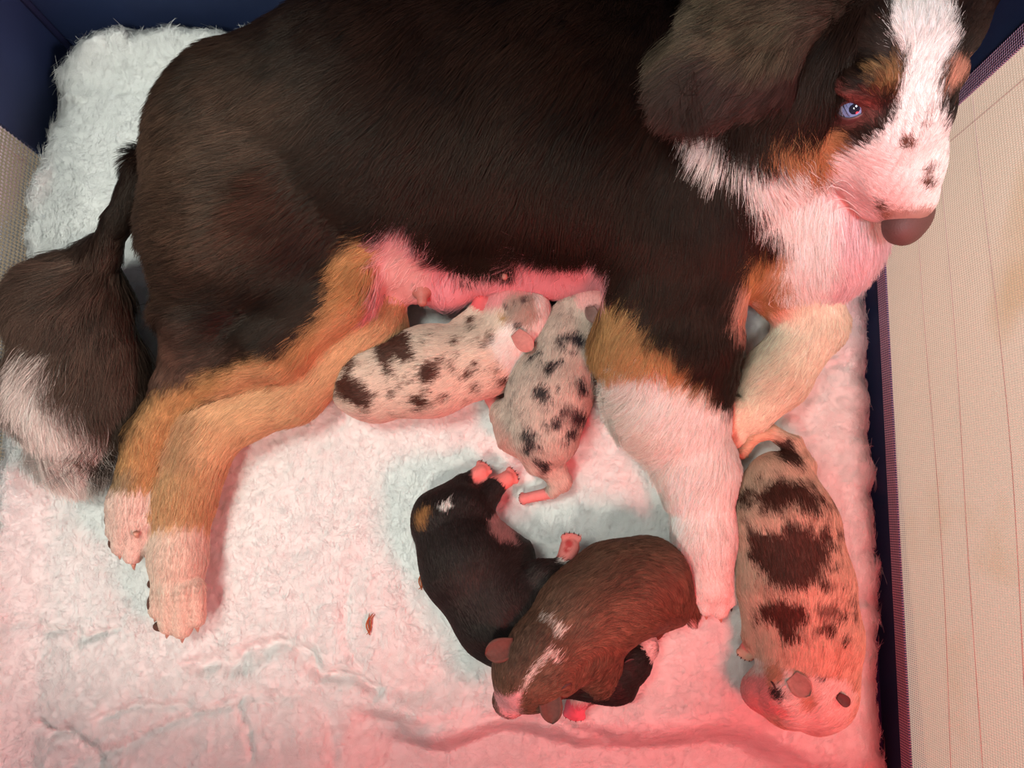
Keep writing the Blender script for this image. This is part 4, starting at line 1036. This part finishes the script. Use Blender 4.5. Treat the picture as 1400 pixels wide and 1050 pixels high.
# --- red merle by the front leg, right
cE = Coat((226, 190, 166), 5, seed=61)
cE.speck((170, 122, 100), 150, .40, .14, None, None, 8, .6)
cE.speck(CH, 90, .62, .10, None, [(1090, 640), (1170, 700), (1190, 880), (1120, 880), (1060, 860)], 25, .8)
cE.add((70, 40, 34), [(1062, 605), (1080, 600), (1098, 625), (1104, 648), (1086, 640), (1068, 632)], 4, None, 5)
cE.add(CH, [(1046, 668), (1068, 650), (1090, 660), (1112, 676), (1130, 690), (1120, 712), (1090, 700), (1060, 708), (1040, 698)], 5, None, 14)
cE.add(CH, [(1024, 740), (1050, 730), (1072, 740), (1080, 715), (1100, 720), (1110, 732), (1136, 722), (1142, 760), (1128, 790), (1104, 816), (1064, 810), (1040, 790), (1022, 765)], 5, None, 14)
cE.add(CH, [(1036, 832), (1060, 820), (1096, 826), (1108, 850), (1086, 866), (1100, 880), (1066, 888), (1060, 862), (1040, 852)], 5, None, 14)
cE.add(CH, [(1110, 832), (1146, 830), (1150, 850), (1120, 850)], 5, None, 8, .8)
cE.speck(CH, 110, .40, .10, None, [(1010, 650), (1120, 640), (1150, 720), (1180, 860), (1100, 890), (1030, 870), (1020, 740)], 33, .85)
cE.dots(CH, [(1108, 742, 9), (1130, 740, 10), (1056, 812, 6), (1130, 806, 7), (1108, 690, 9), (1052, 690, 8), (1156, 880, 5), (1100, 700, 6), (1150, 740, 5), (1070, 870, 7), (1012, 684, 9), (1024, 694, 7), (1150, 845, 8), (1162, 830, 6), (1134, 866, 8), (1118, 868, 7), (1140, 696, 5), (1146, 780, 4), (1070, 660, 6), (1154, 806, 5), (1028, 676, 6)], 4, None, 8)
cE.add((244, 226, 216), [(1012, 890), (1060, 890), (1080, 900), (1110, 898), (1150, 870), (1180, 930), (1150, 1010), (1080, 1010), (1060, 970), (1010, 960)], 8, ['head', 'muzzle'], 5)
cE.add((236, 150, 148), [(1010, 925), (1050, 922), (1062, 960), (1080, 980), (1010, 980)], 8, ['head', 'muzzle'], 4)
cE.add((186, 120, 76), [(1040, 910), (1066, 904), (1072, 930), (1052, 940)], 6, ['head'], 4, .8)
cE.dots((66, 50, 50), [(1060, 948, 8), (1066, 956, 5), (1122, 926, 7)], 3, ['head'], 4)
cE.dots((186, 120, 76), [(1104, 962, 12)], 6, ['head'], 4, .7)
cE.add((228, 178, 150), [(1000, 586), (1066, 580), (1056, 604), (1020, 640), (1000, 640)], 5, ['tail'], 3)
cE.add(PINK, [(1000, 820), (1040, 830), (1040, 900), (1000, 880)], 4, ['paw'])
gE = [(1060, 640, -.3, -1, 0, 1, .3), (1080, 720, -.2, -1, 0, 1.1, .3), (1090, 800, -.1, -1, 0, 1.1, .3), (1110, 880, 0, -1, 0, 1.1, .3), (1020, 700, -.6, -.6, 0, 1, .3), (1090, 950, .7, -.6, 0, .8, .3), (1030, 950, .9, -.2, 0, .4, .2), (1150, 860, .4, -1, 0, 1, .3), (1040, 590, -.9, .2, 0, .6, .25)]
tE, bE = puppy((1085, 790), 'brown patched red merle puppy asleep alone between the front leg and the net wall',
    [('body', [(1066, 666, .028, 47), (1074, 720, .034, 62), (1086, 800, .036, 68), (1104, 876, .034, 62), (1114, 916, .034, 48)], 24), ('body', [(1030, 682, .022, 30), (1034, 704, .02, 26)], 14), ('body', [(1046, 846, .026, 28), (1038, 870, .022, 22)], 12),
     ('head', [(1100, 942, .038, 52), (1082, 944, .038, 46)], 22), ('muzzle', [(1062, 944, .033, 36), (1040, 944, .028, 25)], 14), ('head', [(1120, 950, .03, 42)], 20),
     ('tail', [(1092, 640, .032, 22), (1084, 610, .030, 13), (1056, 591, .030, 9), (1030, 598, .028, 8), (1016, 622, .022, 6)], 5), ('paw', [(1030, 880, .016, 12), (1022, 890, .012, 11)], 6)],
    cE, gE, ln=5.5, N=36000, paws=((1022, 888, .013, 10, -.5, 1),))
flap(tE, bE, 1082, 924, 40, 30, 18, plain('puppy_ear_merle', (172, 142, 130), .6, .3, .4, 260, .4), .12); flap(tE, bE, 1144, 950, 40, 18, 9, plain('puppy_ear_dark', (84, 56, 52), .6), .3)
pup_nose(tE, 1022, 946, .026, 9, -1, .1, (222, 116, 118))
shut_eye(tE, bE, 1058, 938, 60, 7)

# ------------------------------------------------------------------ bits of straw
M_STRAW = plain('dry_straw', (168, 92, 56), .7)
for (x, y, ang, lab) in ((505, 853, 80, 'curled orange brown straw bit on the fleece below the hind paws'), (577, 792, 75, 'short reddish straw bit on the fleece beside the black puppy')):
    bm = bmesh.new(); c = P(x, y, 0); c.z = ground_z(c.x, c.y) + .0022
    for k in range(3):
        a = math.radians(ang + 14 * (k - 1)); d = Vector((math.cos(a), math.sin(a), 0)); s = Vector((-d.y, d.x, 0))
        tube(bm, [c + d * (.009 * u) + s * (.0016 * math.sin(3 * u + k) + .0012 * (k - 1)) + Vector((0, 0, .0008 * k)) for u in np.linspace(-1, 1, 9)], [.0003, .0006, .0007, .0007, .0007, .0006, .0006, .0005, .0002], 6)
    o = bm_obj('straw', bm, M_STRAW); o['label'] = lab; o['category'] = 'straw'; o['group'] = 'straw bits on the fleece'
